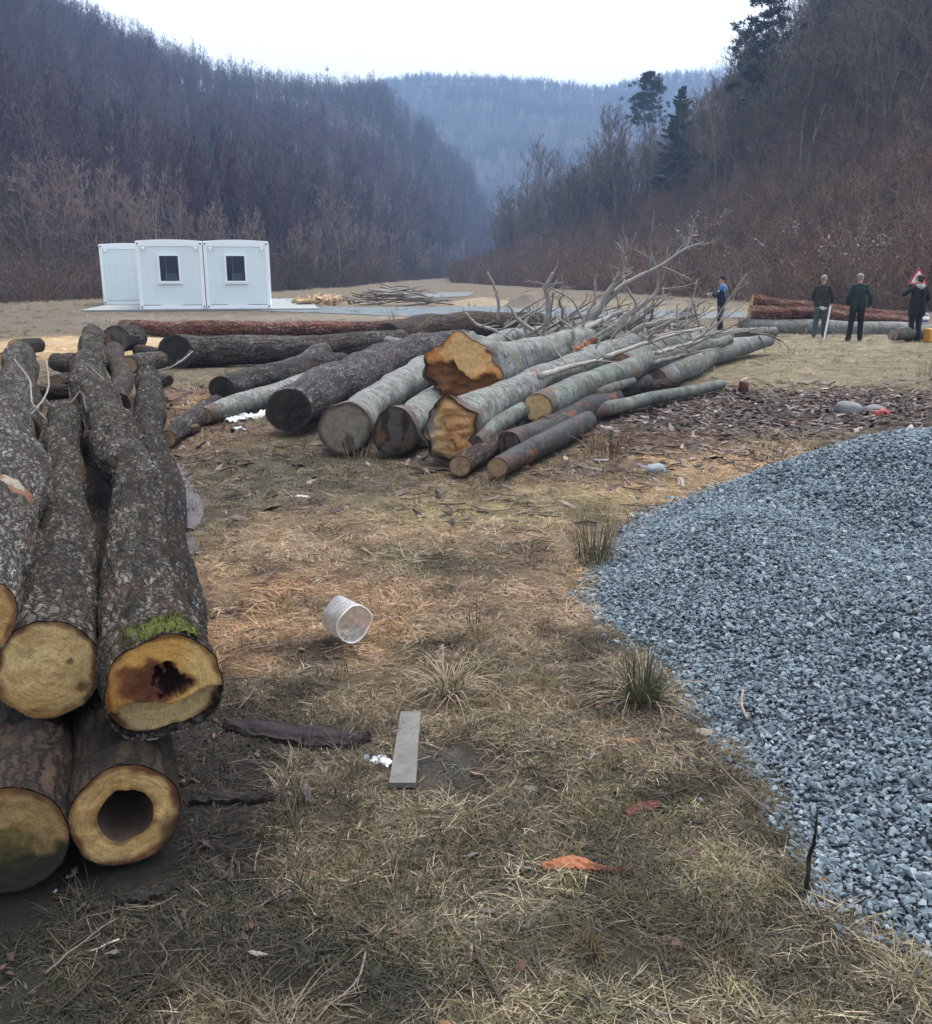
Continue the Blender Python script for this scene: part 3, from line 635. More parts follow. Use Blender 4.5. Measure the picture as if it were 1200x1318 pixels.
def stone_obj(seed, n=13, flat=.62):
    import bmesh
    r = np.random.RandomState(seed); p = r.normal(size=(n,3)); p /= np.linalg.norm(p,axis=1)[:,None]; p *= r.uniform(.75,1.1,(n,1)); p *= [1.15, .85, flat]
    bm = bmesh.new()
    for q in p: bm.verts.new(q)
    bmesh.ops.convex_hull(bm, input=bm.verts)
    loose = [v for v in bm.verts if not v.link_faces]; bmesh.ops.delete(bm, geom=loose, context='VERTS')
    me = bpy.data.meshes.new('stone'); bm.to_mesh(me); bm.free(); me.materials.append(M['stone'])
    return bpy.data.objects.new('stone_%02d' % seed, me)
stone_lib = library([stone_obj(i) for i in range(9)])
N = 420000
sx, sy = RS.uniform(.4, 6.7, N), RS.uniform(1.1, 8.5, N); sdist = heap_d(sx, sy)
ok = ((sx < .56*sy+.55) | (RS.rand(N) < .4)) & (sdist + .06*RS.rand(N)**.5 + .09*perlin(sx*2.3,sy*2.3,1)+.05*perlin(sx*8,sy*8,4) > -.02+.05*RS.rand(N)*0)
far_keep = RS.rand(N) < np.clip(1.2-(sy-2.6)*.17, .34, 1); ok &= far_keep
sx, sy = sx[ok], sy[ok]
# strays that rolled off the edge into the grass
k = 700; ex, ey = RS.uniform(.2, 2.6, k), RS.uniform(1.6, 7, k); ed = heap_d(ex, ey); eo = (ed < 0) & (RS.rand(k) < np.exp(ed/.2))
ex2, ey2 = RS.uniform(-1.2, 1.7, 40), RS.uniform(1.75, 3.6, 40)
sx = np.concatenate([sx, ex[eo], ex2]); sy = np.concatenate([sy, ey[eo], ey2]); n = len(sx)
ss = np.clip(RS.lognormal(math.log(.0092), .36, n)*np.where(sy > 5, 1.25, 1), .004, .022)
sz = np.maximum(heap_z(sx, sy), 0) + gz(sx, sy) + ss*RS.uniform(-.1,.55,n)
o = scatter('gravel_heap', np.stack([sx,sy,sz],1), RS.uniform(-3.14,3.14,(n,3))*[.25,.25,1], ss, RS.randint(0,9,n), np.ones((n,3)), stone_lib, (HV, HF), plain('gravel_bed', (.03,.036,.042), .95, .7, 90, bmp=1.0))
tag(o, 'heap of blue grey crushed gravel at the right of the grass', 'gravel heap')

# ------------------------------------------------------------------ grass
def blade(b, base, az, length, el, droop, w, r, segs=3):
    p = np.array(base, float); pts = []; e = el
    side = np.array([-math.sin(az), math.cos(az), 0])
    for i in range(segs+1):
        t = i/segs; ww = w*(1-t**1.6)*.5 + w*.06
        pts += [p - side*ww, p + side*ww]
        d = np.array([math.cos(az)*math.cos(e), math.sin(az)*math.cos(e), math.sin(e)]); p = p + d*length/segs; e -= droop/segs; az += r.uniform(-.25,.25)
        p[2] = max(p[2], .002)
    b.add(pts, [(2*i, 2*i+1, 2*i+3, 2*i+2) for i in range(segs)])
def tuft_obj(name, seed, nb, L, el, droop, w, spread, mat):
    r = np.random.RandomState(seed); b = MB(); lean = r.uniform(0, 6.28)
    for _ in range(nb):
        a = r.uniform(0, 6.28); q = spread*math.sqrt(r.rand())
        az = r.uniform(0, 6.28) if r.rand() < .6 else lean + r.normal()*.4
        blade(b, (q*math.cos(a), q*math.sin(a), r.uniform(0,.008)), az, r.uniform(*L), r.uniform(*el), r.uniform(*droop), w*r.uniform(.6,1.3), r)
    return b.obj(name, mat, link=False, smooth=False)
tufts = [tuft_obj('tuft_%02d' % i, i, 15, (.035,.092), (.0,.24), (.1,.8), .0027, .06, M['straw']) for i in range(5)] + \
        [tuft_obj('tuft_%02d' % (5+i), 20+i, 22, (.015,.055), (.2,1.3), (.2,1.5), .0028, .045, M['straw']) for i in range(3)] + \
        [tuft_obj('tuft_%02d' % (8+i), 30+i, 3, (.12,.24), (.0,.14), (.05,.4), .003, .05, M['straw']) for i in range(2)] + \
        [tuft_obj('tuft_%02d' % (10+i), 40+i, 9, (.06,.18), (.6,1.4), (.3,1.4), .003, .03, M['straw']) for i in range(2)]
grass_lib = library(tufts)
def on_log(x, y, k=.9):
    bad = np.zeros(x.shape, bool)
    for P, R in LOGS:
        low = P[:,2]-R < .12
        for p, r in zip(P[low], R[low]): bad |= (x-p[0])**2+(y-p[1])**2 < (k*r)**2
    return bad
def area_pts(n, y0, y1, power=1.0, margin=.35):
    u = RS.rand(n); y = (y0**(power+1)+u*(y1**(power+1)-y0**(power+1)))**(1/(power+1)); x = RS.uniform(-1,1,n)*(.53*y+margin); return x, y
def lum(c): return c @ np.array([.3,.6,.1])
gx, gy, gs, gi, gt = [], [], [], [], []
for n, y0, y1, s, pw in ((40000,1.45,4.2,.92,.6),(34000,4.0,11,1.2,.3),(16000,10.5,27,2.1,.5),(5000,26,60,3.2,.6)):
    x, y = area_pts(n, y0, y1, pw)
    c = ground_col(x, y); l = lum(c)
    dens = np.clip((l-.016)/.045, .12, 1)*(.55+.9*np.clip(.5+fbm(x*2.2,y*2.2,9,3),0,1))
    deb = np.clip(1.2-np.hypot((x-at_z(1000,525)[0])/4.6, (y-at_z(1000,525)[1])/2.2), 0, 1); dens *= 1-.85*np.clip(deb*2,0,1)
    saw = np.clip((c[:,0]-.34)/.06,0,1); dens *= 1-saw
    bare = sm(-.05,-.32, fbm(x*1.7+3, y*1.7, 12.3, 3))*(y < 7); dens *= 1-.8*bare
    pud = at_z(572,985); dens *= 1-.93*(np.hypot((x-pud[0])/.24,(y-pud[1])/.2) < 1)
    okk = (RS.rand(n) < dens) & (heap_d(x,y) < .02) & ~on_log(x,y) & ~((y>28)&(np.abs(x-8)<0))
    x, y, c = x[okk], y[okk], c[okk]; m = len(x)
    greenish = np.clip(1-(c[:,0]-.07)/.10, 0, 1); g = RS.rand(m)
    idx = np.where(g < .17*greenish+.03, 5+RS.randint(0,3,m), RS.randint(0,5,m)); q = RS.rand(m)
    idx = np.where(q < .10, 8+RS.randint(0,2,m), idx); up_ok = fbm(x*1.1,y*1.1,4,2) > .15
    idx = np.where((q > .965) & up_ok, 10+RS.randint(0,2,m), idx)
    t = c*RS.uniform(.42,1.85,(m,1))*np.array([.95,.95,.95]); pale = ((RS.rand(m) < .16) & (lum(c) > .05))[:,None]; t = np.where(pale, t*.4+np.array([.27,.225,.155])*RS.uniform(.5,.9,(m,1)), t)
    isg = (idx >= 5) & (idx < 8); t = np.where(isg[:,None], c*[.97,.98,.7]*RS.uniform(.7,1.3,(m,1)), t)
    gx.append(x); gy.append(y); gs.append(s*RS.uniform(.65,1.25,m)); gi.append(idx); gt.append(t)
gx, gy, gs, gi, gt = [np.concatenate(k) for k in (gx,gy,gs,gi,gt)]; n = len(gx)
o = scatter('grass', np.stack([gx,gy,gz(gx,gy)],1), np.stack([RS.normal(0,.08,n),RS.normal(0,.08,n),RS.uniform(0,6.28,n)],1), gs, gi, gt, grass_lib)
tag(o, 'matted dry straw coloured grass with mossy patches', 'grass')

# ------------------------------------------------------------------ flat pieces: bark, boards, chips, leaves
def strip(b, path, hw, thick, arch=0.0, jag=.15, K=7, seed=0, n=18, wav=.0, fib=0.0):
    P = catmull(path, n); H = np.interp(np.linspace(0,1,n), np.linspace(0,1,len(hw)), hw)
    T = np.gradient(P,axis=0); T /= np.linalg.norm(T,axis=1)[:,None]; Bv = np.cross(T, [0,0,1.0]); Bv /= np.linalg.norm(Bv,axis=1)[:,None]; U = np.cross(Bv, T)
    u = np.linspace(-1,1,K)
    i_, k_ = np.meshgrid(np.arange(n), np.arange(K), indexing='ij')
    edge = 1+jag*1.6*np.where(u[None,:] < 0, perlin(i_*.55,seed+.3,0*i_), perlin(i_*.55,seed+7.3,0*i_))
    top = P[:,None,:] + (u[None,:]*H[:,None]*edge)[:,:,None]*Bv[:,None,:] + (arch*(1-u[None,:]**2)+wav*perlin(i_*.35,k_*.5,seed+.7)+fib*perlin(i_*.08,k_*1.37+.3,seed+3.7)+thick)[:,:,None]*U[:,None,:]
    bot = top - thick*U[:,None,:]
    V = np.concatenate([top.reshape(-1,3), bot.reshape(-1,3)]); o = n*K; f = []
    for i in range(n-1):
        for k in range(K-1):
            a = i*K+k; f += [(a,a+1,a+K+1,a+K), (o+a,o+a+K,o+a+K+1,o+a+1)]
        f += [(i*K,(i+1)*K,o+(i+1)*K,o+i*K), (i*K+K-1,o+i*K+K-1,o+(i+1)*K+K-1,(i+1)*K+K-1)]
    for k in range(K-1): f += [(k,o+k,o+k+1,k+1), ((n-1)*K+k,(n-1)*K+k+1,o+(n-1)*K+k+1,o+(n-1)*K+k)]
    b.add(V, f)
def piece(name, label, cat, px, hwpx, mat, thick=.008, arch=.01, jag=.2, seed=0, wav=.006, z=.003, group=None, K=9, fib=.006):
    P = [at_z(x,y,z) for x,y in px]; b = MB(); hw = [metres(w,P[0]) for w in hwpx]
    for p in P: p[2] += float(gz(p[0],p[1]))
    base = P[0].copy(); strip(b, [p-base for p in P], hw, thick, arch*.6, jag, K, seed, 26, wav, fib)
    o = b.obj(name, mat, None, False); o.location = base; tag(o, label, cat, group); return o
M['darkbark'] = plain('dark_wet_bark', (.018,.014,.013), .9, .5, 60, bmp=.9)
M['violetbark'] = plain('violet_bark', (.085,.075,.085), .8, .4, 50, bmp=.7)
M['violetdark'] = plain('wet_violet_bark', (.020,.015,.018), .9, .5, 60, bmp=.9)
M['board'] = plain('weathered_board', (.12,.117,.108), .9, .6, 16, bmp=.7)
M['orangewood'] = plain('fresh_orange_wood', (.24,.095,.045), .85, .6, 26, bmp=.5)
M['redbrown'] = plain('red_brown_bark', (.09,.032,.022), .8, .4, 40, bmp=.6)
M['leaf'] = plain('dead_leaf', (.20,.115,.07), .8, .35, 40)
M['paleleaf'] = plain('pale_dead_leaf', (.30,.25,.19), .8, .35, 40)
M['browndark'] = plain('brown_leaf', (.075,.045,.035), .8, .35, 40)
M['paper'] = plain('white_plastic', (.62,.65,.66), .5, .12, 20)
piece('bark_strip', 'dark wet strip of bark on the grass beside the heart shaped log end', 'bark strip', [(290,932),(340,938),(400,948),(440,953),(478,952)], [8,19,23,17,4], M['violetdark'], .022, .03, .25, 1, .012)
piece('bark_strip', 'thin black bark strip beside the hollow log on the ground', 'bark strip', [(246,1030),(280,1027),(320,1028),(352,1026)], [8,12,8,4], M['darkbark'], .012, .015, .3, 2, .01)
piece('bark_strip', 'small violet grey bark sliver standing in the grass below the dark bark strip', 'bark strip', [(392,1002),(396,1030)], [6,4], M['violetbark'], .006, .01, .2, 3, .003)
piece('bark_strip', 'long violet grey bark slab on the ground along the near pile', 'bark strip', [(226,598),(234,630),(242,655),(240,680)], [9,14,16,8], M['violetbark'], .012, .02, .25, 4, .01)
piece('bark_strip', 'small grey bark piece just below the violet slab by the near pile', 'bark strip', [(238,690),(246,712)], [12,8], M['violetbark'], .01, .015, .3, 5, .008)
piece('bark_strip', 'dark splintered bark under the hollow log on the mud', 'bark strip', [(150,1160),(185,1148),(230,1135)], [6,12,6], M['darkbark'], .01, .015, .4, 6, .012)
piece('plank', 'short weathered grey board lying on the grey mud', 'plank', [(529,917),(524,960),(518,1008)], [13,13.5,15], M['board'], .02, .0, .02, 7, .0005, .012, K=5, fib=.0)
piece('wood_chip', 'bright orange wood splinter with a dark tail on the foreground grass', 'wood chip', [(698,1114),(735,1109),(765,1115)], [4,15,7], M['orangewood'], .008, .012, .2, 8, .006)
piece('bark_strip', 'red brown tail of bark lying behind the orange splinter', 'bark strip', [(762,1114),(790,1119),(812,1122)], [8,6,3], M['redbrown'], .006, .008, .2, 9, .004)
piece('bark_strip', 'red brown scrap of bark between the rush clump and the gravel', 'bark strip', [(806,1044),(828,1036),(850,1034)], [7,10,8], M['redbrown'], .008, .012, .3, 10, .006)
piece('leaf', 'light brown curled oak leaf at the gravel edge by the black stick', 'leaf', [(1058,1132),(1070,1140),(1086,1150)], [4,12,5], M['leaf'], .0015, .014, .45, 11, .008, fib=.0)
piece('leaf', 'purple brown leaf alone on the foreground grass below the forked twig', 'leaf', [(855,1204),(866,1210),(880,1216)], [6,13,7], M['browndark'], .0015, .012, .4, 12, .006, fib=.0)
piece('leaf', 'dark grey brown leaf beside the lying twig', 'leaf', [(868,1090),(885,1094),(902,1097)], [5,11,5], M['browndark'], .0015, .014, .35, 13, .006, fib=.0)
piece('leaf', 'reddish leaves under the large rush clump', 'leaf', [(782,954),(800,955),(824,957)], [4,9,5], M['leaf'], .0015, .02, .4, 14, .008, fib=.0)
piece('leaf', 'pale pointed leaf standing in the grass left of the reddish leaf', 'leaf', [(712,948),(716,966)], [6,5], M['paleleaf'], .0015, .01, .3, 15, .004, fib=.0)
piece('leaf', 'pale triangular leaf just left of the black stick', 'leaf', [(984,1100),(998,1096),(1010,1104)], [3,12,7], M['paleleaf'], .0015, .012, .3, 16, .006, fib=.0)
piece('leaf', 'pinkish curled leaf in the dry tussock near the plastic jug', 'leaf', [(545,868),(565,872),(590,874)], [5,9,5], M['leaf'], .0015, .02, .4, 17, .008, fib=.0)
piece('paper_scrap', 'crumpled white scrap beside the grey board', 'paper scrap', [(478,976),(490,972),(504,980)], [6,9,5], M['paper'], .002, .01, .5, 18, .008, fib=.0)
piece('paper_scrap', 'small white scrap on the grass below the silver logs', 'paper scrap', [(382,636),(390,637),(399,639)], [4,5,3], M['paper'], .002, .01, .4, 19, .006, fib=.0)
piece('plastic_sheet', 'crumpled white plastic sheet on the ground by the black ended log', 'plastic sheet', [(294,543),(310,538),(330,536),(346,530)], [7,10,9,6], M['paper'], .01, .06, .4, 20, .05, fib=.0)
piece('plastic_sheet', 'small white piece of plastic in front of the larger sheet', 'plastic sheet', [(302,551),(308,550),(314,553)], [3,5,3], M['paper'], .006, .02, .4, 21, .02, fib=.0)
piece('leaf', 'tan leaf lying on the mud left of the foreground grass', 'leaf', [(395,1126),(405,1122),(420,1118)], [4,7,4], M['leaf'], .0015, .012, .3, 22, .006, fib=.0)
# countless chips of bark on the littered ground, and scattered leaves
def chip_obj(i, s):
    b = MB(); strip(b, [(-1,0,0),(0,.1,.06),(1,0,0)], [.12,.30,.10], .04, .05, .8, 6, s, 8, .10, .12); return b.obj('chip_%02d' % i, M['straw'], link=False, smooth=False)
chip_lib = library([chip_obj(i, i*3.3) for i in range(6)])
n = 3800; c0 = at_z(1010,525)
x = c0[0]+RS.normal(0,2.6,n); y = c0[1]+RS.normal(0,1.0,n)+.1*(x-c0[0])
x2 = RS.uniform(-5.5,-2.2,700); y2 = RS.uniform(7,14,700); x3, y3 = area_pts(500,1.8,9,.5)
x4 = RS.uniform(-.5,3.5,500); y4 = RS.uniform(7.5,10.5,500)
x = np.concatenate([x,x2,x3,x4]); y = np.concatenate([y,y2,y3,y4]); okk = (heap_d(x,y) < 0) & ~on_log(x,y) & (y > 1.5); x, y = x[okk], y[okk]; n = len(x)
pal = np.array([(.06,.044,.04),(.12,.092,.085),(.20,.17,.165),(.11,.065,.045),(.21,.18,.16),(.035,.028,.028)]); t = pal[RS.choice(6,n,p=[.25,.25,.15,.15,.05,.15])]*RS.uniform(.7,1.3,(n,1))
s = np.where(y > 6, RS.uniform(.035,.10,n), RS.uniform(.012,.032,n))
o = scatter('bark_litter', np.stack([x,y,gz(x,y)+.012],1), np.stack([RS.normal(0,.25,n),RS.normal(0,.25,n),RS.uniform(0,6.28,n)],1), s, RS.randint(0,6,n), t, chip_lib)
tag(o, 'dark bark litter and chips strewn over the ground', 'bark litter')

def twig_obj(i):
    r = np.random.RandomState(60+i); b = MB(); P = [np.zeros(3)]; d = np.array([1.0,0,0])
    for k in range(6): d = d+np.array([0,r.normal()*.18,r.normal()*.05]); d /= np.linalg.norm(d); P.append(P[-1]+d/6)
    P = np.array(P); b.tube(P, np.linspace(.02,.009,7), 5)
    for k in (2,3,4): b.tube([P[k], P[k]+[.18,r.normal()*.2,.03], P[k]+[.30,r.normal()*.3,.02]], [.011,.008,.005], 4)
    return b.obj('litter_twig_%02d' % i, M['straw'], link=False)
twig_lib = library([twig_obj(i) for i in range(4)])
x, y = area_pts(620,1.55,9.5,.4); x5, y5 = RS.uniform(-.2,3.6,160), RS.uniform(7.6,11,160); x = np.concatenate([x,x5]); y = np.concatenate([y,y5]); okk = (heap_d(x,y) < -.01) & ~on_log(x,y); x, y = x[okk], y[okk]; n = len(x)
pal = np.array([(.05,.038,.03),(.10,.08,.06),(.17,.14,.11),(.26,.215,.16)]); t = pal[RS.choice(4,n,p=[.3,.3,.25,.15])]
o = scatter('twig_litter', np.stack([x,y,gz(x,y)+.012],1), np.stack([RS.normal(0,.1,n),RS.normal(0,.06,n),RS.uniform(0,6.28,n)],1), RS.uniform(.05,.22,n)*np.where(y > 6, 1.5, 1), RS.randint(0,4,n), t, twig_lib)
tag(o, 'broken twigs strewn through the grass', 'twig litter')
def leaf_obj(i):
    b = MB(); strip(b, [(-1,0,.1),(-.3,.05,.25),(.4,0,.2),(1,.1,.0)], [.1,.62,.5,.08], .02, .12, .35, 7, 70+i, 10, .22); return b.obj('litter_leaf_%02d' % i, M['straw'], link=False)
leaf_lib = library([leaf_obj(i) for i in range(4)])
x, y = area_pts(300,1.55,9,.4); okk = (heap_d(x,y) < -.01) & ~on_log(x,y); x, y = x[okk], y[okk]; n = len(x)
pal = np.array([(.16,.085,.05),(.10,.055,.04),(.24,.17,.115),(.07,.045,.04)]); t = pal[RS.choice(4,n)]
o = scatter('leaf_litter', np.stack([x,y,gz(x,y)+.012],1), np.stack([RS.normal(0,.3,n),RS.normal(0,.3,n),RS.uniform(0,6.28,n)],1), RS.uniform(.008,.022,n), RS.randint(0,4,n), t*.7, leaf_lib)
tag(o, 'small dead leaves scattered in the grass', 'leaf litter')

# ------------------------------------------------------------------ rush and grass clumps
M['rush'] = plain('rush_blades', (.085,.085,.05), .7, .5, 9)
M['deadgrass'] = plain('dead_grass_blades', (.20,.16,.105), .75, .4, 9)
M['greengrass'] = plain('green_grass_blades', (.075,.10,.028), .7, .4, 9)
def clump(label, px, py, nb, L, el, droop, w, spread, mat, dead=0, seed=0, green=0):
    p = at_z(px,py); p[2] = float(gz(p[0],p[1])); r = np.random.RandomState(seed)
    t = thing('grass_clump', label, 'grass clump', p)
    def part(nm, n, L, el, droop, w, m):
        b = MB()
        for _ in range(n):
            a = r.uniform(0,6.28); q = spread*math.sqrt(r.rand()); blade(b, (q*math.cos(a),q*math.sin(a),0), a+r.normal()*.7, r.uniform(*L), r.uniform(*el), r.uniform(*droop), w*r.uniform(.7,1.3), r, 5)
        b.obj(nm, m, t, smooth=False)
    part('blades', nb, L, el, droop, w, mat)
    if dead: part('dead_blades', dead, (L[0]*.8,L[1]*1.15), (.3,1.3), (.8,2.4), w*1.1, M['deadgrass'])
    if green: part('green_base', green, (.05,.12), (.5,1.4), (.2,1.0), .003, M['greengrass'])
clump('dark green rush clump with arching dead blades at the edge of the gravel', 828,900, 110, (.18,.36), (1.05,1.5), (.0,.5), .0035, .07, M['rush'], 75, 1, 170)
clump('grey green rush clump at the far left corner of the gravel heap', 765,722, 120, (.18,.36), (1.1,1.5), (.0,.5), .004, .11, M['rush'], 40, 2)
clump('pale dead tussock with flattened blades near the grey board', 578,885, 60, (.12,.26), (.3,1.1), (.3,1.4), .0045, .07, M['deadgrass'], 40, 3)
clump('brown dry weeds beside the end of the thin wet log', 785,585, 70, (.15,.4), (1.0,1.5), (.0,.5), .006, .2, plain('dry_brown_weed', (.16,.10,.06), .8, .4, 9), 20, 4)
clump('low straw clump in front of the flat grey log end', 460,590, 40, (.12,.35), (.9,1.5), (.1,.8), .006, .16, M['deadgrass'], 0, 5)
clump('pale straw tussock behind the gravel heap', 990,585, 80, (.1,.3), (.2,1.1), (.4,1.5), .007, .25, M['deadgrass'], 0, 6)
clump('straw tussock in the right foreground corner', 1170,1262, 55, (.08,.18), (.2,1.0), (.6,1.8), .0026, .06, M['deadgrass'], 0, 7)
clump('straw tussock beside the black stick', 1060,1190, 50, (.08,.18), (.1,.8), (.3,1.4), .0026, .07, M['deadgrass'], 0, 8)
clump('flattened straw tussock on the right of the grey board', 590,1045, 40, (.08,.18), (.1,.6), (.3,1.2), .0026, .06, M['deadgrass'], 0, 9)
clump('brownish moss tuft on the foreground grass', 760,1222, 90, (.03,.07), (.4,1.4), (.2,1.2), .003, .03, plain('brown_moss', (.07,.05,.02), .9, .4, 30), 0, 10)

# ------------------------------------------------------------------ stones, sticks, jug, small things
def rock(label, px, py, wpx, col, flat=.55, seed=0):
    import bmesh
    p = at_z(px,py); r = metres(wpx/2, p); bm = bmesh.new(); bmesh.ops.create_icosphere(bm, subdivisions=3, radius=1)
    V = np.array([v.co[:] for v in bm.verts]); d = 1+.22*fbm(V[:,0]*1.1+seed,V[:,1]*1.1,V[:,2]*1.1,3)
    for v, q, k in zip(bm.verts, V, d): v.co = (q[0]*k*r, q[1]*k*r*.8, q[2]*k*r*flat)
    me = bpy.data.meshes.new('stone'); bm.to_mesh(me); bm.free(); me.materials.append(plain('stone_%d' % seed, col, .85, .25, 40)); me.polygons.foreach_set('use_smooth', [True]*len(me.polygons))
    o = bpy.data.objects.new('stone', me); COL.objects.link(o); o.location = (p[0], p[1], float(gz(p[0],p[1]))+r*flat*.45); tag(o, label, 'stone')
rock('large smooth grey stone on the bark litter', 1092,530,36,(.15,.155,.16),.6,1)
rock('low grey stone just right of the largest stone on the litter', 1126,528,28,(.13,.135,.14),.4,2)
rock('blue grey stone in the straw behind the gravel heap', 845,607,26,(.22,.26,.28),.7,3)
rock('small brownish stone in the grass below the grey board', 683,1012,22,(.13,.105,.085),.4,4)
rock('pale flat stone at the gravel edge near the rush clump', 908,944,26,(.17,.145,.12),.35,5)
def grow(b, p, d, L, r, lev, R, kids, up=.0, sides=5, wob=.25, kidlen=.55, minr=.0012, n=6):
    P = [np.array(p,float)]; d = np.array(d,float); d /= np.linalg.norm(d)
    for i in range(n):
        d = d + R.normal(size=3)*wob*.45 + np.array([0,0,up]); d /= np.linalg.norm(d); P.append(P[-1]+d*L/n)
    P = np.array(P); rad = np.linspace(r, max(minr, r*.35), len(P)); b.tube(P, rad, sides)
    branch(b, P, rad, lev, R, kids, up, sides, wob, kidlen, minr)
    return P
def branch(b, P, rad, lev, R, kids, up, sides, wob, kidlen, minr, t0=.25):
    if lev <= 0: return
    L = np.sum(np.linalg.norm(np.diff(P,axis=0),axis=1))
    for k in range(kids):
        t = t0+(1-t0)*(k+R.rand())/kids; i = min(int(t*(len(P)-1)), len(P)-2); q = P[i]+(P[i+1]-P[i])*(t*(len(P)-1)-i)
        T = P[i+1]-P[i]; T = T/np.linalg.norm(T); s = R.normal(size=3); s -= T*np.dot(s,T); s /= np.linalg.norm(s)
        a = R.uniform(.5,1.0); dd = T*math.cos(a)+s*math.sin(a)+np.array([0,0,.1])
        rr = max(minr, np.interp(t, np.linspace(0,1,len(rad)), rad)*.45)
        grow(b, q, dd, L*kidlen*R.uniform(.5,1.1)*(1-.45*t), rr, lev-1, R, max(2,kids-1), up, max(3,sides-1), wob, kidlen, minr, 5)
def dead_branch(label, pts, lev=2, kids=5, mat='deadwood', seed=0, group=None, name='dead_branch', cat='dead branch', kidlen=.45, minr=.004, t0=.3, up=.02):
    R = np.random.RandomState(seed)
    P = np.array([at_y(px,py,Yv) for px,py,Yv,w in pts]); rad = np.array([metres(w/2,p) for p,(a,b_,c,w) in zip(P,pts)])
    Q = catmull(P, 22); rq = np.interp(np.linspace(0,1,22), np.linspace(0,1,len(rad)), rad)
    Q = Q + np.stack([perlin(np.arange(22)*.6, seed+k*9.1, .3) for k in range(3)],1)*(rq*.7)[:,None]
    base = Q[0].copy(); b = MB(); b.tube(Q-base, rq, 7); branch(b, Q-base, rq, lev, R, kids, up, 5, .3, kidlen, minr, t0)
    o = b.obj(name, M[mat], None); o.location = base; return tag(o, label, cat, group)
dead_branch('lying grey twig with a broken pale end beside the black stick', [(840,1112,2.45,5),(900,1112,2.44,5),(950,1098,2.48,7),(1000,1074,2.56,9)], 1, 3, 'deadwood2', 1, name='twig', cat='twig', kidlen=.3, minr=.0012)
dead_branch('black stick standing upright at the edge of the gravel', [(1036,1167,2.22,7),(1040,1130,2.2,6),(1042,1105,2.23,6),(1049,1078,2.2,4.5),(1052,1046,2.22,2.5)], 0, 0, 'darkbark', 2, name='stick', cat='stick')
dead_branch('forked pale twig lying on the gravel heap', [(956,888,3.2,3),(955,908,3.15,4),(962,925,3.1,3)], 1, 2, 'paleleaf', 3, name='twig', cat='twig', kidlen=.6, minr=.0012)
dead_branch('thin curved dead stem at the edge of the gravel behind the lying twig', [(905,960,2.85,3),(940,1000,2.75,3),(985,1040,2.6,3),(1030,1070,2.55,3)], 1, 3, 'deadwood2', 4, name='twig', cat='twig', kidlen=.3, minr=.001)
dead_branch('thin straight twig lying near the right bottom corner', [(805,1318,1.85,4),(830,1270,1.95,4),(850,1235,2.05,3)], 0, 0, 'deadwood', 5, name='twig', cat='twig')
dead_branch('dark broken stake in the dry weeds by the thin wet log', [(788,588,8.4,6),(787,570,8.4,6),(787,553,8.4,5)], 0, 0, 'deadwood2', 6, name='stick', cat='stick')
# plastic jug: the cut-off bottom half of a canister lying on its side
def f_jug(nt, b):
    b.inputs['Transmission Weight'].default_value = .8; b.inputs['IOR'].default_value = 1.25
    n = noise(nt, objco(nt), 14, 5, .7); bump(nt, b, n, .35, .01)
    b.inputs['Alpha'].default_value = .62
    return ramp(nt, n, [(.3,(.55,.57,.58)),(.7,(.82,.84,.85))])
M['jug'] = material('frosted_plastic', f_jug, rough=.35, spec=.5)
t = thing('plastic_jug', 'clear frosted plastic jug with its top cut off lying on the straw', 'plastic jug')
p0, p1 = at_z(432,792,.085), at_z(458,804,.075); c = (p0+p1)/2
ax = (p1-p0); ax[2] = .0; ax /= np.linalg.norm(ax); ax = ax*np.array([1,1,1]) + np.array([.15,-.55,0]); ax /= np.linalg.norm(ax)
s1 = np.cross(ax,[0,0,1]); s1 /= np.linalg.norm(s1); s2 = np.cross(s1,ax); r0 = .088; ln = .17; prof = []
a_ = np.arange(48)*2*math.pi/48; rows = [(-ln/2,.0),(-ln/2,.6),(-ln/2+.006,.88),(-ln/2+.022,.99)]
for i in range(26):
    tt = -ln/2+.03+i*(ln-.03)/25; rows.append((tt, 1.0+.022*math.sin(i*1.25)))
rows2 = [(tt if tt > -ln/2 else tt+.002, max(0,rr-.022)) for tt, rr in rows[::-1]]
b = MB(); V = []
for tt, rr in rows+rows2:
    sq = 1+.05*np.cos(4*a_)
    V.append(ax[None,:]*tt + r0*rr*(sq*np.cos(a_))[:,None]*s1 + r0*rr*(sq*np.sin(a_))[:,None]*s2)
V = np.array(V); V += .011*np.stack([perlin(V[...,0]*11,V[...,1]*11,V[...,2]*11+k*7) for k in range(3)],-1); m = len(V)
b.add(V.reshape(-1,3), [(i*48+k,(i+1)*48+k,(i+1)*48+(k+1)%48,i*48+(k+1)%48) for i in range(m-1) for k in range(48)])
t.location = (c[0], c[1], .086); b.obj('shell', M['jug'], t)
b = MB(); rim = V[len(rows)-1]*1.005; b.tube(np.vstack([rim, rim[:1]]), .0028, 6, False); b.obj('rim', plain('milky_plastic', (.75,.77,.78), .4, .1), t)
# red rag on a dry stem
t = thing('marker_stem', 'thin dry stem carrying a scrap of red plastic in front of the grey stone', 'plant stem', at_z(1130,582))
b = MB(); b.tube([(0,0,0),(.01,0,.15),(.0,0,.3),(.012,0,.36)], [.006,.005,.004,.003], 6); R = np.random.RandomState(4); grow(b,(.0,0,.2),(.8,0,.5),.09,.003,0,R,0); grow(b,(.0,0,.15),(-.7,0,.6),.08,.003,0,R,0); b.obj('stem', M['deadwood2'], t)
b = MB(); strip(b, [(-.07,0,.35),(0,.0,.37),(.07,.01,.35)], [.015,.04,.015], .004, .02, .5, 9, 3, 14, .04); b.obj('red_scrap', plain('red_plastic', (.36,.07,.075), .5, .25, 20), t)
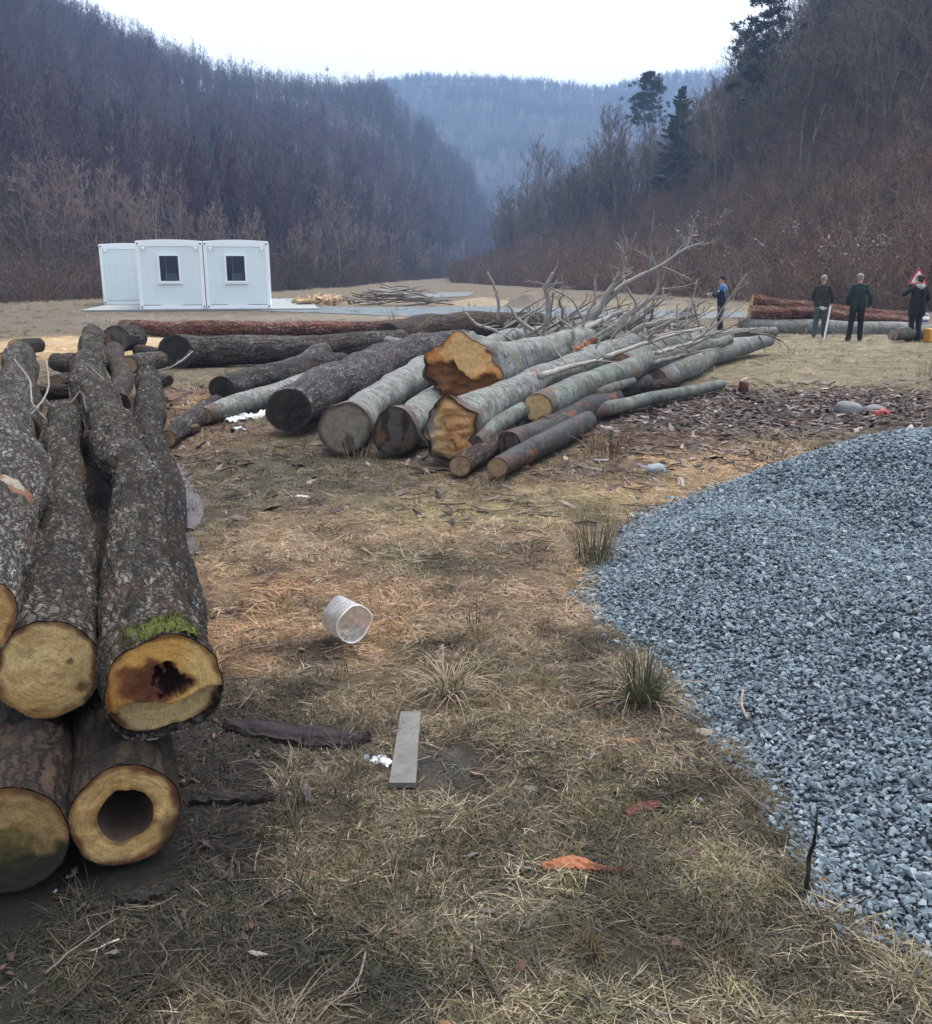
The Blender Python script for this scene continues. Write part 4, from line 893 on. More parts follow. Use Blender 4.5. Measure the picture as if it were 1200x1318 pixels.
# cut stump piece
t = thing('wood_block', 'short brown round of wood with a torn white top at the edge of the litter', 'wood block', at_z(957,503))
b = MB(); b.tube([(0,0,0),(0,0,.06),(.005,0,.12)], [.075,.07,.066], 14); b.obj('bark', M['redbrown'], t)
b = MB(); strip(b, [(-.06,0,.12),(0,.0,.15),(.09,.01,.17)], [.04,.06,.02], .008, .01, .5, 7, 5, 12, .03); b.obj('torn_wood', M['paleleaf'], t)

# ------------------------------------------------------------------ cabins
M['white'] = plain('white_painted_steel', (.82,.87,.88), .45, .05, 3, bmp=.03)
M['panel'] = plain('pale_grey_panel', (.70,.78,.79), .5, .05, 2, bmp=.03)
M['darkmetal'] = plain('dark_metal', (.03,.03,.03), .6, .2, 20)
M['glass'] = material('window_glass', None, (.012,.016,.03), .06, .6)
M['blind'] = plain('blue_grey_blind', (.10,.13,.20), .7, .2, 6)
M['concrete'] = plain('pale_concrete', (.25,.265,.265), .9, .2, 3, bmp=.3)
def cabin(label, loc, rz, L=6.0, W=2.64, H=2.75, window=True):
    t = thing('site_cabin', label, 'cabin', loc, (0,0,rz), 'white site cabins on the concrete slab')
    p = .15; fr = MB()
    for x in (0, W-p):
        for y in (0, L-p): fr.box((x+p/2, y+p/2, H/2), (p, p, H), bev=.015)
    for y in (.01, L-p+.01): fr.box((W/2, y+.06, .075), (W-2*p, .12, .15)); fr.box((W/2, y+.06, H-.10), (W-2*p, .12, .20))
    for x in (.01, W-.13): fr.box((x+.06, L/2, .075), (.12, L-2*p, .15)); fr.box((x+.06, L/2, H-.10), (.12, L-2*p, .20))
    fr.obj('frame', M['white'], t, False)
    w = MB(); wx0, wx1, wz0, wz1 = W/2-.46, W/2+.36, 1.10, 2.18
    if window:
        w.box(((p+wx0)/2, .07, H/2), (wx0-p, .06, H-.35)); w.box(((wx1+W-p)/2, .07, H/2), (W-p-wx1, .06, H-.35))
        w.box(((wx0+wx1)/2, .07, (.15+wz0)/2), (wx1-wx0, .06, wz0-.15)); w.box(((wx0+wx1)/2, .07, (wz1+H-.2)/2), (wx1-wx0, .06, H-.2-wz1))
    else: w.box((W/2, .07, H/2), (W-2*p, .06, H-.35))
    for k in range(1, 9):
        x = p + k*(W-2*p)/9
        if not window or x < wx0-.02 or x > wx1+.02: w.box((x, .036, H/2), (.012, .012, H-.36))
    for x in (.08, W-.08): w.box((x, L/2, H/2), (.05, L-2*p, H-.35))
    w.box((W/2, L-.08, H/2), (W-2*p, .05, H-.35)); w.box((W/2, L/2, .17), (W-2*p-.1, L-2*p-.1, .04))
    w.obj('wall', M['panel'], t, False)
    rf = MB(); K = 13; V = []
    for y in (0.0, L):
        for k in range(K): x = k*W/(K-1); V.append((x, y+(.02 if y == 0 else -.02), H+.01+.065*math.sin(math.pi*k/(K-1))**.8))
        for k in range(K): x = k*W/(K-1); V.append((x, y+(.02 if y == 0 else -.02), H-.02))
    f = [(k,k+1,2*K+k+1,2*K+k) for k in range(K-1)] + [(k+1,k,K+k,K+k+1) for k in range(K-1)] + [(2*K+k,2*K+k+1,3*K+k+1,3*K+k) for k in range(K-1)] + [(K+k+1,K+k,3*K+k,3*K+k+1) for k in range(K-1)]
    rf.add(V, f); rf.obj('roof', M['white'], t, False)
    for x in (p/2, W-p/2):
        for z in (.09, H-.09):
            b = MB(); b.tube([(x,-.004,z-.03),(x,-.004,z+.03)], .028, 10); b.obj('corner_hole', M['darkmetal'], t)
    for x in (p+.14, W-p-.12):
        b = MB(); b.box((x, .0, H-.28), (.12,.09,.10), bev=.02); b.tube([(x,-.03,H-.32),(x,-.03,H-.36)], .03, 8); b.obj('lamp', M['white'], t)
    if window:
        cx, cz, ww, wh = (wx0+wx1)/2, (wz0+wz1)/2, wx1-wx0, wz1-wz0
        b = MB(); o_ = .055
        for sx in (-1,1): b.box((cx+sx*(ww/2), .02, cz), (.075, .09, wh+.075))
        for sz in (-1,1): b.box((cx, .02, cz+sz*(wh/2)), (ww-.075, .085, .075))
        b.box((cx, -.03, wz0-.075), (ww+.16, .06, .03))
        wo = b.obj('window', M['white'], t, False)
        b = MB(); b.box((cx, .035, cz), (ww-.07, .01, wh-.07)); b.obj('pane', M['glass'], wo, False)
        b = MB()
        for k in range(6): b.box((cx+.06, .026, wz0+.10+k*.045), (ww-.34, .004, .018))
        b.box((cx-.13, .0255, cz), (.02, .004, wh-.14)); b.obj('blind', M['blind'], wo, False)
    return t
YB = 37.0
cl = at_z(181,398,.06); rz = .195
u = np.array([math.cos(rz), math.sin(rz), 0]); v = np.array([-math.sin(rz), math.cos(rz), 0])
H_ = 2.72
cabin('white site cabin at the left front with a window holding a blue blind', cl, rz, H=H_)
cabin('white site cabin at the right front beside the bare concrete', cl+u*2.67, rz, H=H_)
cabin('white site cabin set back behind the left front one without a visible window', cl+v*6.06+u*(-2.45), rz, H=H_, window=False)
b = MB(); b.box((1.9, 5.8, .03), (9.6, 14.5, .06)); o = b.obj('concrete_slab', M['concrete'], smooth=False); o.location = tuple(cl-np.array([0,0,.062])-u*0+v*(-.0)); o.rotation_euler = (0,0,rz)
for vtx in o.data.vertices: vtx.co.y += 1.1; vtx.co.x += .6
tag(o, kind='structure')

# ------------------------------------------------------------------ people
def capsules(segs, vox, noise_amp=0.0, nf=9, seed=0):
    import bmesh
    bm = bmesh.new(); me = bpy.data.meshes.new('t')
    b = MB()
    for p, r, q, s in segs:
        p, q = np.array(p,float), np.array(q,float); d = q-p; L = np.linalg.norm(d)
        if L < 1e-6: d = np.array([0,0,1e-4]); q = p+d; L = 1e-4
        d /= L; K = 6; P, R = [], []
        for k in range(K): a = math.pi/2*(1-k/K); P.append(p-d*r*math.sin(a)); R.append(max(1e-4, r*math.cos(a)))
        for k in range(K+1): a = math.pi/2*k/K; P.append(q+d*s*math.sin(a)); R.append(max(1e-4, s*math.cos(a)))
        # frustum between
        b.tube(np.array(P), np.array(R), 16)
    o = b.obj('t', None, link=True)
    md = o.modifiers.new('r', 'REMESH'); md.mode = 'VOXEL'; md.voxel_size = vox; md.use_smooth_shade = True
    ms = o.modifiers.new('s', 'SMOOTH'); ms.iterations = 3; ms.factor = .5
    dg = bpy.context.evaluated_depsgraph_get(); me = bpy.data.meshes.new_from_object(o.evaluated_get(dg))
    old = o.data; bpy.data.objects.remove(o); bpy.data.meshes.remove(old)
    if noise_amp:
        n = len(me.vertices); co = np.zeros(n*3); me.vertices.foreach_get('co', co); no = np.zeros(n*3); me.vertices.foreach_get('normal', no)
        co = co.reshape(-1,3); no = no.reshape(-1,3); co += no*(noise_amp*fbm(co[:,0]*nf+seed, co[:,1]*nf, co[:,2]*nf*.6, 3))[:,None]; me.vertices.foreach_set('co', co.ravel())
    return me
def addmesh(name, me, mat, parent):
    me.materials.clear(); me.materials.append(mat); o = bpy.data.objects.new(name, me); COL.objects.link(o); o.parent = parent; me.name = name; return o
M['skin'] = plain('skin', (.42,.24,.17), .6, .1, 20, bmp=.05)
def hand(wrist, d, palm_n, curl=.6, side=1):
    """segments of a hand: palm, four fingers of unequal length, thumb on the side"""
    w, d, n = np.array(wrist,float), np.array(d,float), np.array(palm_n,float); d /= np.linalg.norm(d); n -= d*np.dot(n,d); n /= np.linalg.norm(n); s = np.cross(d,n)*side
    out = []; k0 = w+d*.09
    for i in (-1.5,-.5,.5,1.5): out.append((w+s*i*.010, .017, k0+s*i*.020, .014))
    for i, L in zip((-1.5,-.5,.5,1.5), (.055,.075,.08,.07)):
        a = k0+s*i*.0205; p1 = a+(d*math.cos(curl*.5)+n*math.sin(curl*.5))*L*.45; p2 = p1+(d*math.cos(curl*1.4)+n*math.sin(curl*1.4))*L*.32; p3 = p2+(d*math.cos(curl*2.2)+n*math.sin(curl*2.2))*L*.25
        out += [(a,.0092,p1,.0088),(p1,.0088,p2,.0082),(p2,.0082,p3,.0072)]
    a = w+d*.03+s*.03; p1 = a+(d*.6+s*.6+n*.3)*.04; p2 = p1+(d*.8+s*.15+n*.4)*.035; out += [(w+d*.02,.015,a,.013),(a,.012,p1,.011),(p1,.0105,p2,.009)]
    return out
def person(label, loc, rz, H, pose, cols, coat_len=.0, collar=None, hair_kind='short', cap=None, extra=None, stout=1.0):
    J = dict(pel=(0,0,.95), waist=(0,0,1.10), chest=(0,.0,1.32), neck=(0,0,1.49), head=(0,.025,1.635),
             shL=(-.165,0,1.43), shR=(.165,0,1.43), hipL=(-.09,0,.93), hipR=(.09,0,.93), kneeL=(-.11,.03,.50), kneeR=(.11,.03,.50), ankL=(-.12,-.01,.09), ankR=(.12,-.01,.09), yaw=0.0, tiltx=0.0,
             elL=(-.25,-.03,1.15), elR=(.25,-.03,1.15), wrL=(-.25,.05,.91), wrR=(.25,.05,.91), hdL=(0,.15,-1), hdR=(0,.15,-1), nL=(1,0,0), nR=(-1,0,0), cuL=.5, cuR=.5)
    J.update(pose); A = {k: np.array(v,float) if hasattr(v,'__len__') else v for k, v in J.items()}
    t = thing('person', label, 'person', loc, (0,0,rz)); t.scale = (H/1.80,)*3
    hd, yaw = A['head'], A['yaw']
    Rz = np.array(Matrix.Rotation(yaw,3,'Z') @ Matrix.Rotation(A['tiltx'],3,'X'))
    h = lambda *p: hd + Rz @ np.array(p, float)
    segs = [(h(0,-.012,.03),.086,h(0,.012,.035),.083),(h(0,.02,-.045),.066,h(0,.035,-.06),.056),(h(0,.06,-.085),.03,h(0,.055,-.09),.03),
            (h(0,.09,.02),.010,h(0,.112,-.018),.015),(h(.0,.082,.045),.02,h(0,.085,.045),.02),(h(0,.088,-.055),.016,h(0,.09,-.053),.014),
            (h(.083,-.005,.015),.013,h(.088,-.015,-.02),.010),(h(-.083,-.005,.015),.013,h(-.088,-.015,-.02),.010),
            (A['neck']+[0,0,-.05],.056,h(0,-.01,-.05),.056)]
    for s in 'LR':
        sh, el, wr, hp, kn, an = [A[k+s] for k in ('sh','el','wr','hip','knee','ank')]
        segs += [(sh,.055,el,.042),(el,.040,wr,.027),(A['chest']+(sh-A['chest'])*.35-[0,0,.05],.08,A['waist']+[.06 if s == 'R' else -.06,0,0],.085),(A['chest'],.07,sh,.045),(A['neck']-[0,0,.05],.05,sh-[0,0,.02],.04),
                 (A['waist']+[.06 if s == 'R' else -.06,0,0],.095,hp,.105),(hp,.095,kn,.058),(kn,.056,an,.038),(an,.04,an+[.02 if s == 'R' else -.02,.15,-.05],.035)]
        segs += hand(wr, A['hd'+s], A['n'+s], A['cu'+s], 1 if s == 'R' else -1)
    body = capsules(segs, .008); addmesh('body', body, M['skin'], t)
    for sx in (-1,1):
        b = MB(); c = h(sx*.031,.084,.022); b.tube([c+[0,0,-.006],c+[0,0,-.003],c+[0,0,.003],c+[0,0,.006]], [.004,.009,.009,.004], 8); b.obj('eye', M['darkmetal'], t)
    # jacket
    js = []; k = 1.28*stout
    for s in 'LR':
        sg = 1 if s == 'R' else -1; sh, el, wr = [A[q+s] for q in ('sh','el','wr')]
        js += [(sh,.066,el,.060),(el,.058,el+(wr-el)*.94,.050),(A['chest']+[sg*.075*stout,-.005,.0],.108,A['waist']+[sg*.07*stout,0,0],.108*stout**.5),(A['waist']+[sg*.085*stout,0,0],.118*stout**.5,np.array([sg*.095*stout,0,.92-coat_len]),.118*stout**.5),
               (A['chest']+[0,0,.02],.100,sh,.064),(A['neck']-[0,.005,.035],.07,sh+[0,0,-.012],.054)]
    addmesh('jacket', capsules(js, .012, .010, 8, 1), cols['jacket'], t)
    tr = []
    for s in 'LR':
        hp, kn, an = [A[q+s] for q in ('hip','knee','ank')]
        tr += [(hp+[0,0,.06],.118,hp,.115),(hp,.112,kn,.078),(kn,.077,an+[0,0,-.01],.068)]
    addmesh('trousers', capsules(tr, .011, .009, 7, 3), cols['trousers'], t)
    for s in 'LR':
        an = A['ank'+s]; sg = .025 if s == 'R' else -.025
        addmesh('shoe', capsules([(an+[0,-.03,-.045],.046,an+[sg,.13,-.052],.038),(an,.05,an+[0,0,-.04],.05),(an+[sg*.6,.08,-.035],.042,an+[sg,.15,-.05],.034)], .009), cols['shoes'], t)
    if cap is None:
        hs_ = [(h(0,-.02,.05),.088,h(0,.0,.058),.083),(h(0,-.05,.0),.062,h(0,-.055,-.035),.045)]
        if hair_kind == 'full': hs_ += [(h(.05,-.02,.03),.05,h(.05,-.03,0),.045),(h(-.05,-.02,.03),.05,h(-.05,-.03,0),.045),(h(0,.05,.085),.03,h(0,.06,.08),.03)]
        addmesh('hair', capsules(hs_, .008, .006, 40, 2), cols['hair'], t)
    else:
        addmesh('hair', capsules([(h(0,-.055,-.01),.052,h(0,-.058,-.04),.04)], .008), cols['hair'], t)
        addmesh('cap', capsules([(h(0,-.01,.055),.095,h(0,.0,.075),.088),(h(-.04,.09,.05),.014,h(.04,.09,.05),.014),(h(-.03,.12,.042),.012,h(.03,.12,.042),.012)], .008), cap, t)
    if collar is not None:
        addmesh('hood', capsules([(A['neck']+[-.07,-.075,-.02],.05,A['neck']+[.07,-.075,-.02],.05),(A['neck']+[-.085,-.02,.01],.042,A['neck']+[-.07,.03,-.0],.035),(A['neck']+[.085,-.02,.01],.042,A['neck']+[.07,.03,-.0],.035),(A['neck']+[0,-.10,-.05],.05,A['neck']+[0,-.09,-.0],.04)], .01, .006, 12), collar, t)
    if extra: extra(t, A)
    return t
cloth = lambda n, c: plain(n, c, .9, .25, 25, bmp=.3)
SHOE = plain('dark_shoes', (.018,.017,.016), .6, .2, 20)
GREYH, DARKH = plain('grey_hair', (.20,.19,.18), .8, .3, 80), plain('dark_hair', (.015,.012,.011), .7, .3, 80)
def ground_at(px, py, dz=0): p = at_z(px, py); p[2] = float(gz(p[0],p[1]))+dz; return p
def hem(t, A):
    addmesh('shirt_hem', capsules([(np.array([s*.085,0,.885]),.108,np.array([s*.08,0,.872]),.106) for s in (-1,1)], .011, .006, 8), plain('white_shirt', (.6,.6,.58), .8, .1, 20), t)
man = person('grey haired man in an olive jacket and grey green trousers holding a white stick', ground_at(1054,434), -.55, 1.56,
    dict(yaw=-.45, hipL=(-.08,0,.93), kneeL=(-.11,-.02,.5), ankL=(-.13,-.09,.09), kneeR=(.1,.06,.5), ankR=(.12,.08,.09), elR=(.27,.05,1.17), wrR=(.24,.22,1.0), hdR=(.0,.6,-.8), nR=(-1,.2,0), cuR=1.0, elL=(-.26,.02,1.15), wrL=(-.22,.2,1.0)),
    dict(jacket=cloth('olive_jacket',(.030,.031,.026)), trousers=cloth('grey_green_trousers',(.055,.068,.062)), shoes=SHOE, hair=GREYH), hair_kind='short', extra=hem)
wv = man.matrix_basis @ Vector((.24,.29,.93)); p0 = Vector((wv.x+.02, wv.y, .005)); hw = Vector(wv)
b = MB(); q = hw + (hw-p0)*.06; b.box((0,0,.40), (.045,.012,.82), bev=.004); o = b.obj('measuring_stick', plain('white_ruler', (.74,.77,.80), .5, .06, 8), smooth=False)
pb = ground_at(1061,437); o.location = tuple(pb); o.rotation_euler = (0, .10, 0); tag(o, 'white measuring stick standing on the ground in the hand of the grey haired man', 'measuring stick')
person('man in a dark green jacket and black trousers seen from behind', ground_at(1100,438), -.15, 1.61,
    dict(yaw=-.75, kneeL=(-.13,.0,.5), ankL=(-.17,-.03,.09), kneeR=(.12,.03,.5), ankR=(.13,.0,.09), elR=(.29,-.06,1.16), wrR=(.31,.02,.93), hdR=(.35,.5,-.7), nR=(-.6,.3,0), elL=(-.27,-.03,1.15), wrL=(-.24,.10,.95), cuL=1.1),
    dict(jacket=cloth('dark_green_jacket',(.016,.028,.026)), trousers=cloth('black_trousers',(.011,.012,.013)), shoes=SHOE, hair=GREYH))
def phone(t, A):
    pass
p4 = person('stout man in a black coat with a pale hood, hand lifted to his ear', ground_at(1176,439), .1, 1.57,
    dict(yaw=.45, kneeL=(-.1,.02,.5), kneeR=(.1,.02,.5), elL=(-.36,.10,1.26), wrL=(-.17,.14,1.50), hdL=(.35,-.2,.9), nL=(.8,-.3,-.2), cuL=.9, elR=(.29,.0,1.16), wrR=(.25,.16,.98)),
    dict(jacket=cloth('black_coat',(.010,.012,.012)), trousers=cloth('charcoal_trousers',(.012,.013,.013)), shoes=SHOE, hair=DARKH), coat_len=.16, collar=plain('grey_hood', (.30,.33,.30), .9, .3, 60), hair_kind='full', stout=1.15)
def yoke(t, A):
    addmesh('shoulder_panel', capsules([(A['chest']+[s*.08,-.03,.06],.115,A['chest']+[s*.09,-.03,.03],.115) for s in (-1,1)]+[(A['sh'+k]+[0,-.005,.012],.079,A['sh'+k]+(A['el'+k]-A['sh'+k])*.25,.079) for k in 'LR'], .012), plain('light_blue_cloth', (.05,.15,.33), .8, .15, 20), t)
    addmesh('sleeve_badge', capsules([(A['shL']+(A['elL']-A['shL'])*.45+[-.045,.03,0],.03,A['shL']+(A['elL']-A['shL'])*.5+[-.045,.03,0],.03)], .008), plain('white_badge', (.7,.7,.7), .6, .05), t)
pp = at_y(927,424,29.5); pp[2] = -.25
p1 = person('man in a navy uniform with light blue shoulders and a dark cap facing left', pp, 1.15, 1.74,
    dict(yaw=.1, elL=(-.24,.10,1.16), wrL=(-.10,.34,1.20), hdL=(.3,.9,.1), nL=(.8,-.2,-.3), cuL=.8, elR=(.24,.10,1.16), wrR=(.10,.34,1.16), hdR=(-.3,.9,.1), nR=(-.8,-.2,-.3), cuR=.8),
    dict(jacket=cloth('navy_jacket',(.008,.012,.035)), trousers=cloth('navy_trousers',(.007,.010,.022)), shoes=SHOE, hair=DARKH), cap=plain('navy_cap', (.008,.010,.022), .8, .2, 30), extra=yoke, stout=1.3)
b = MB(); b.box((0,0,0), (.09,.15,.012), bev=.004); o = b.obj('phone', plain('pale_phone', (.55,.56,.56), .4, .1), smooth=False)
bpy.context.view_layer.update()
o.location = p1.matrix_world @ Vector((0,.46,1.19)); o.rotation_euler = (.6,0,1.15); tag(o, 'small pale device in the hands of the man in navy', 'phone')

# ------------------------------------------------------------------ road sign
sp = ground_at(1186,408); sp = np.array([at_y(1183,352,31.5)[0], 31.5, 0.0]); top = at_y(1183,343,31.5)[2]
t = thing('road_sign', 'triangular road sign with a red border and a black bend arrow behind the hooded man', 'road sign', sp)
b = MB(); b.tube([(0,.03,0),(0,.03,top-.05)], .03, 10); b.obj('pole', plain('galvanised_steel', (.35,.36,.37), .5, .15, 20, metal=.3), t)
def tri(b, s, y, th, c=.06):
    hh = s*math.sqrt(3)/2; P = []
    for i, (x, z) in enumerate(((-s/2,0),(s/2,0),(0,hh))):
        ang = [math.radians(210),math.radians(330),math.radians(90)][i]; cx_, cz_ = x-c*math.cos(ang)*2*.5, z-c*math.sin(ang)*2*.5
        for k in range(-3,4): a = ang+k*math.radians(20); P.append((cx_+c*.5*math.cos(a), cz_+c*.5*math.sin(a)))
    n = len(P); b.add([(x,y,z) for x,z in P]+[(x,y+th,z) for x,z in P], [tuple(range(n))[::-1], tuple(range(n,2*n))]+[(i,(i+1)%n,n+(i+1)%n,n+i) for i in range(n)])
S = .66; hh = S*math.sqrt(3)/2; z0 = top-hh
b = MB(); tri(b, S, -.01, .02); bo = b.obj('red_border', plain('red_sign_paint', (.45,.03,.06), .4, .1, 10), t, False); bo.location.z = z0
b = MB(); tri(b, S*.70, -.016, .006); wo = b.obj('white_face', plain('white_sign_paint', (.78,.78,.78), .4, .05, 10), t, False); wo.location.z = z0+S*.30*.29
b = MB(); arc = [(-.07,-.022,.16),(-.07,-.022,.24),(-.055,-.022,.30),(-.01,-.022,.335),(.03,-.022,.335)]; b.tube(catmull(arc,14), .02, 6); b.add([(.03,-.024,.385),(.03,-.024,.285),(.09,-.024,.335),(.03,-.02,.385),(.03,-.02,.285),(.09,-.02,.335)], [(0,1,2),(5,4,3),(0,3,4,1),(1,4,5,2),(2,5,3,0)]); ao = b.obj('arrow', M['darkmetal'], t, False); ao.location.z = z0-.05
# things at the right edge beside the hooded man
gp = ground_at(1197,440); b = MB(); b.box((0,0,.16), (.42,.35,.32), bev=.012); o = b.obj('crate', plain('orange_yellow_plastic', (.55,.28,.05), .5, .15, 8), None, False)
for k in range(3): b2 = MB(); b2.box((0,-.18,.07+k*.09), (.40,.016,.05)); b2.obj('slat', plain('orange_slat', (.60,.33,.07), .5, .15, 8), o, False)
o.location = tuple(gp+np.array([.12,0,0])); tag(o, 'orange yellow crate on the ground at the right edge of the photo', 'crate')
t = thing('bucket', 'small white and violet bucket standing on the logs at the right edge', 'bucket', at_y(1190,418,24.6))
b = MB(); b.tube([(0,0,0),(0,0,.2),(0,0,.205),(0,0,.19),(0,0,.02)], [.08,.105,.1,.095,.07], 20, True); b.obj('pail', plain('white_plastic_pail', (.62,.62,.68), .4, .1, 10), t)
b = MB(); b.tube([(0,0,.07),(0,0,.14)], [.092,.1], 20, False); b.obj('label_band', plain('violet_print', (.16,.13,.32), .5, .3, 40), t)
b = MB(); b.tube([(-.1*math.cos(a),0,.2+.09*math.sin(a)) for a in np.linspace(0,math.pi,12)], .004, 5); b.obj('handle', M['white'], t)

# ------------------------------------------------------------------ far yard: firewood, brushwood, guard rail, mast
M['splitwood'] = plain('split_firewood', (.42,.29,.17), .85, .35, 12)
def wedge(b, c, L, r, az, el, R):
    d = np.array([math.cos(az)*math.cos(el), math.sin(az)*math.cos(el), math.sin(el)]); b.tube([np.array(c)-d*L/2, np.array(c)+d*L/2], r, R.randint(3,6))
R = np.random.RandomState(5); protos = []
for i in range(4): b = MB(); wedge(b, (0,0,0), .38, .11, R.uniform(0,6.28), R.uniform(-.3,.3), R); protos.append(b.mesh('firewood', M['splitwood'], False))
for k in range(56):
    px = 376+R.beta(1.3,1.3)*86; h_ = R.uniform(0,.34)*math.sin(math.pi*(px-370)/98)
    p = at_z(px, 392+R.uniform(-2,1.5)); p[2] = .08+h_
    o = bpy.data.objects.new('firewood', protos[k % 4]); COL.objects.link(o); o.location = tuple(p); o.rotation_euler = (R.uniform(-.5,.5), R.uniform(-.5,.5), R.uniform(0,6.28))
    tag(o, 'pale split firewood billet in the low heap right of the cabins', 'firewood', 'split firewood heaped right of the cabins')
for k in range(60):
    u_ = R.rand(); px = 462+u_*105; p = at_z(px, 393+R.uniform(-1.5,1)); zz = .1+R.uniform(0,.75)*math.sin(math.pi*min(1,max(0,.08+u_*.95)))**1.3
    az = R.normal(.0,.35); L = R.uniform(1.0,2.6); d = np.array([math.cos(az), math.sin(az)*.6, R.normal(0,.14)]); b = MB(); r_ = R.uniform(.025,.06)
    PP = catmull([-d*L/2, np.array([0,0,R.uniform(-.05,.1)]), d*L/2], 7); b.tube(PP, np.linspace(r_, r_*.5, 7), 5)
    o = b.obj('branch', M['deadwood' if R.rand() < .45 else 'deadwood2']); p[2] = max(zz, .1); o.location = tuple(p); tag(o, 'grey cut branch in the brushwood pile right of the firewood', 'branch', 'cut branches in the far brushwood pile')
t = thing('guard_rail', 'white and black banded guard rail along the far road', 'guard rail', at_y(532,376.5,92))
a, c = at_y(532,376.5,92), at_y(600,375.5,84); c = c-a; Lr = np.linalg.norm(c); n = 9
for i in range(n):
    b = MB(); q0_, q1_ = c*i/n, c*(i+1)/n; dirv = (q1_-q0_); m_ = (q0_+q1_)/2; b.box(m_+np.array([0,0,0]), (np.linalg.norm(dirv), .08, .34), (0,0,math.atan2(dirv[1],dirv[0]))); b.obj('rail_band', M['white'] if i % 2 else M['darkmetal'], t, False)
for i in range(n+1): b = MB(); q = c*i/n; b.tube([q+[0,.08,-1.0], q+[0,.08,.15]], .06, 6); b.obj('post', M['deadwood'], t)
# low mounds of straw and earth beyond the yard
for i, (px, py, wpx, hgt, col, nm) in enumerate(((680,396,70,.75,(.17,.14,.11),'earth_mound'),(620,392,110,.35,(.22,.18,.12),'straw_bank'))):
    p = at_z(px,py); r = metres(wpx/2,p); b = MB(); K, J_ = 28, 12; V = []
    for j in range(J_):
        for k in range(K):
            q = j/(J_-1); a_k = k*2*math.pi/K; rr = r*q*(1+.15*math.sin(3*a_k+i)); V.append((rr*math.cos(a_k), rr*math.sin(a_k)*.7, hgt*math.cos(q*math.pi/2)**1.4*(1+.2*float(perlin(q*4,a_k,i)))-.02))
    b.add(V, [(j*K+k,j*K+(k+1)%K,(j+1)*K+(k+1)%K,(j+1)*K+k) for j in range(J_-1) for k in range(K)]); o = b.obj(nm, plain(nm, col, .95, .35, 4, bmp=.8)); o.location = tuple(p); o['kind'] = 'structure'

# ------------------------------------------------------------------ hills
def f_hill(a, bcol, sc):
    def fn(nt, b):
        n = noise(nt, objco(nt), sc, 8, .7); bump(nt, b, n, .8, 1.0)
        return ramp(nt, n, [(.3,a),(.7,bcol)])
    return fn
M['hill_l'] = material('purple_brown_forest_floor', f_hill((.030,.024,.024),(.085,.066,.060),.12), rough=.95, spec=.1)
M['hill_r'] = material('russet_forest_floor', f_hill((.040,.026,.020),(.12,.072,.050),.2), rough=.95, spec=.1)
M['hill_f'] = material('far_forest_floor', f_hill((.04,.036,.034),(.09,.075,.065),.04), rough=.95, spec=.1)
class Hill:
    def __init__(s, name, crest, foot, mat, prof=1.25, rough=1.0, nu=90, nt_=46):
        s.px = np.array([c[0] for c in crest], float); s.py = np.array([c[1] for c in crest], float); s.D = np.array([c[2] for c in crest], float); s.Fd = np.array(foot, float); s.prof = prof; s.r = rough
        us = np.linspace(s.px[0], s.px[-1], nu); ts = np.concatenate([np.linspace(0,1,nt_), np.linspace(1,1.9,14)[1:]])
        U, T = np.meshgrid(us, ts, indexing='ij'); V = s.at(U, T); m = len(ts); b = MB()
        b.add(V.reshape(-1,3), [(i*m+j,(i+1)*m+j,(i+1)*m+j+1,i*m+j+1) for i in range(nu-1) for j in range(m-1)])
        o = b.obj(name, mat); o['kind'] = 'structure'
    def at(s, u, t):
        u = np.asarray(u,float); t = np.asarray(t,float)
        py = np.interp(u, s.px, s.py); D = np.interp(u, s.px, s.D); Fd = np.interp(u, s.px, s.Fd)
        dx = (u-CX)/F; up = -(py-CY)/F; dirx = dx; diry = FW[1]+UP[1]*up; dirz = FW[2]+UP[2]*up; hyp = np.hypot(dirx, diry)
        zc = CAMH + D*dirz/hyp
        tt = np.clip(t, 0, 1); z = -.6 + (zc+.6)*(.18*tt+.82*tt**s.prof)
        back = np.clip(t-1, 0, 1); z = z - zc*.75*back**1.3
        d = Fd + (D-Fd)*t
        x, y = dirx/hyp*d, diry/hyp*d
        bell = np.clip(4*tt*(1-tt), 0, 1)+.8*back
        z = z + s.r*bell*(5*perlin(x*.018,y*.018,.4)+2*perlin(x*.05,y*.05,2.4))
        return np.stack([x,y,z],-1)
    def sample(s, n, u0, u1, t0, t1, R):
        u = R.uniform(u0,u1,n*3); t = R.uniform(t0,t1,n*3)
        d = np.interp(u,s.px,s.Fd)+(np.interp(u,s.px,s.D)-np.interp(u,s.px,s.Fd))*t; k = R.rand(n*3) < d/d.max()
        return u[k][:n], t[k][:n]
HL = Hill('left_hill', [(-400,-330,230),(-150,-150,240),(0,-5,260),(100,60,275),(200,98,300),(290,128,325),(340,133,345),(440,140,385),(480,130,410),(540,178,420),(600,238,430),(630,292,440),(650,346,450)],
     [44,52,60,64,68,74,80,100,125,170,230,300,380], M['hill_l'], 1.35)
HR = Hill('right_hill', [(590,352,210),(640,338,190),(700,314,178),(760,286,168),(830,256,158),(900,215,150),(960,165,140),(1020,112,132),(1100,52,122),(1200,-30,116),(1350,-150,110),(1600,-330,105)],
     [125,108,92,80,70,62,56,51,47,43.5,41,39], M['hill_r'], 1.2, .6)
HF = Hill('far_hill', [(330,150,950),(420,130,940),(480,118,930),(540,108,920),(620,110,920),(720,116,930),(770,124,950),(850,108,980),(950,95,1000),(1150,60,1000)], [520]*10, M['hill_f'], 1.1, 4, 60, 30)

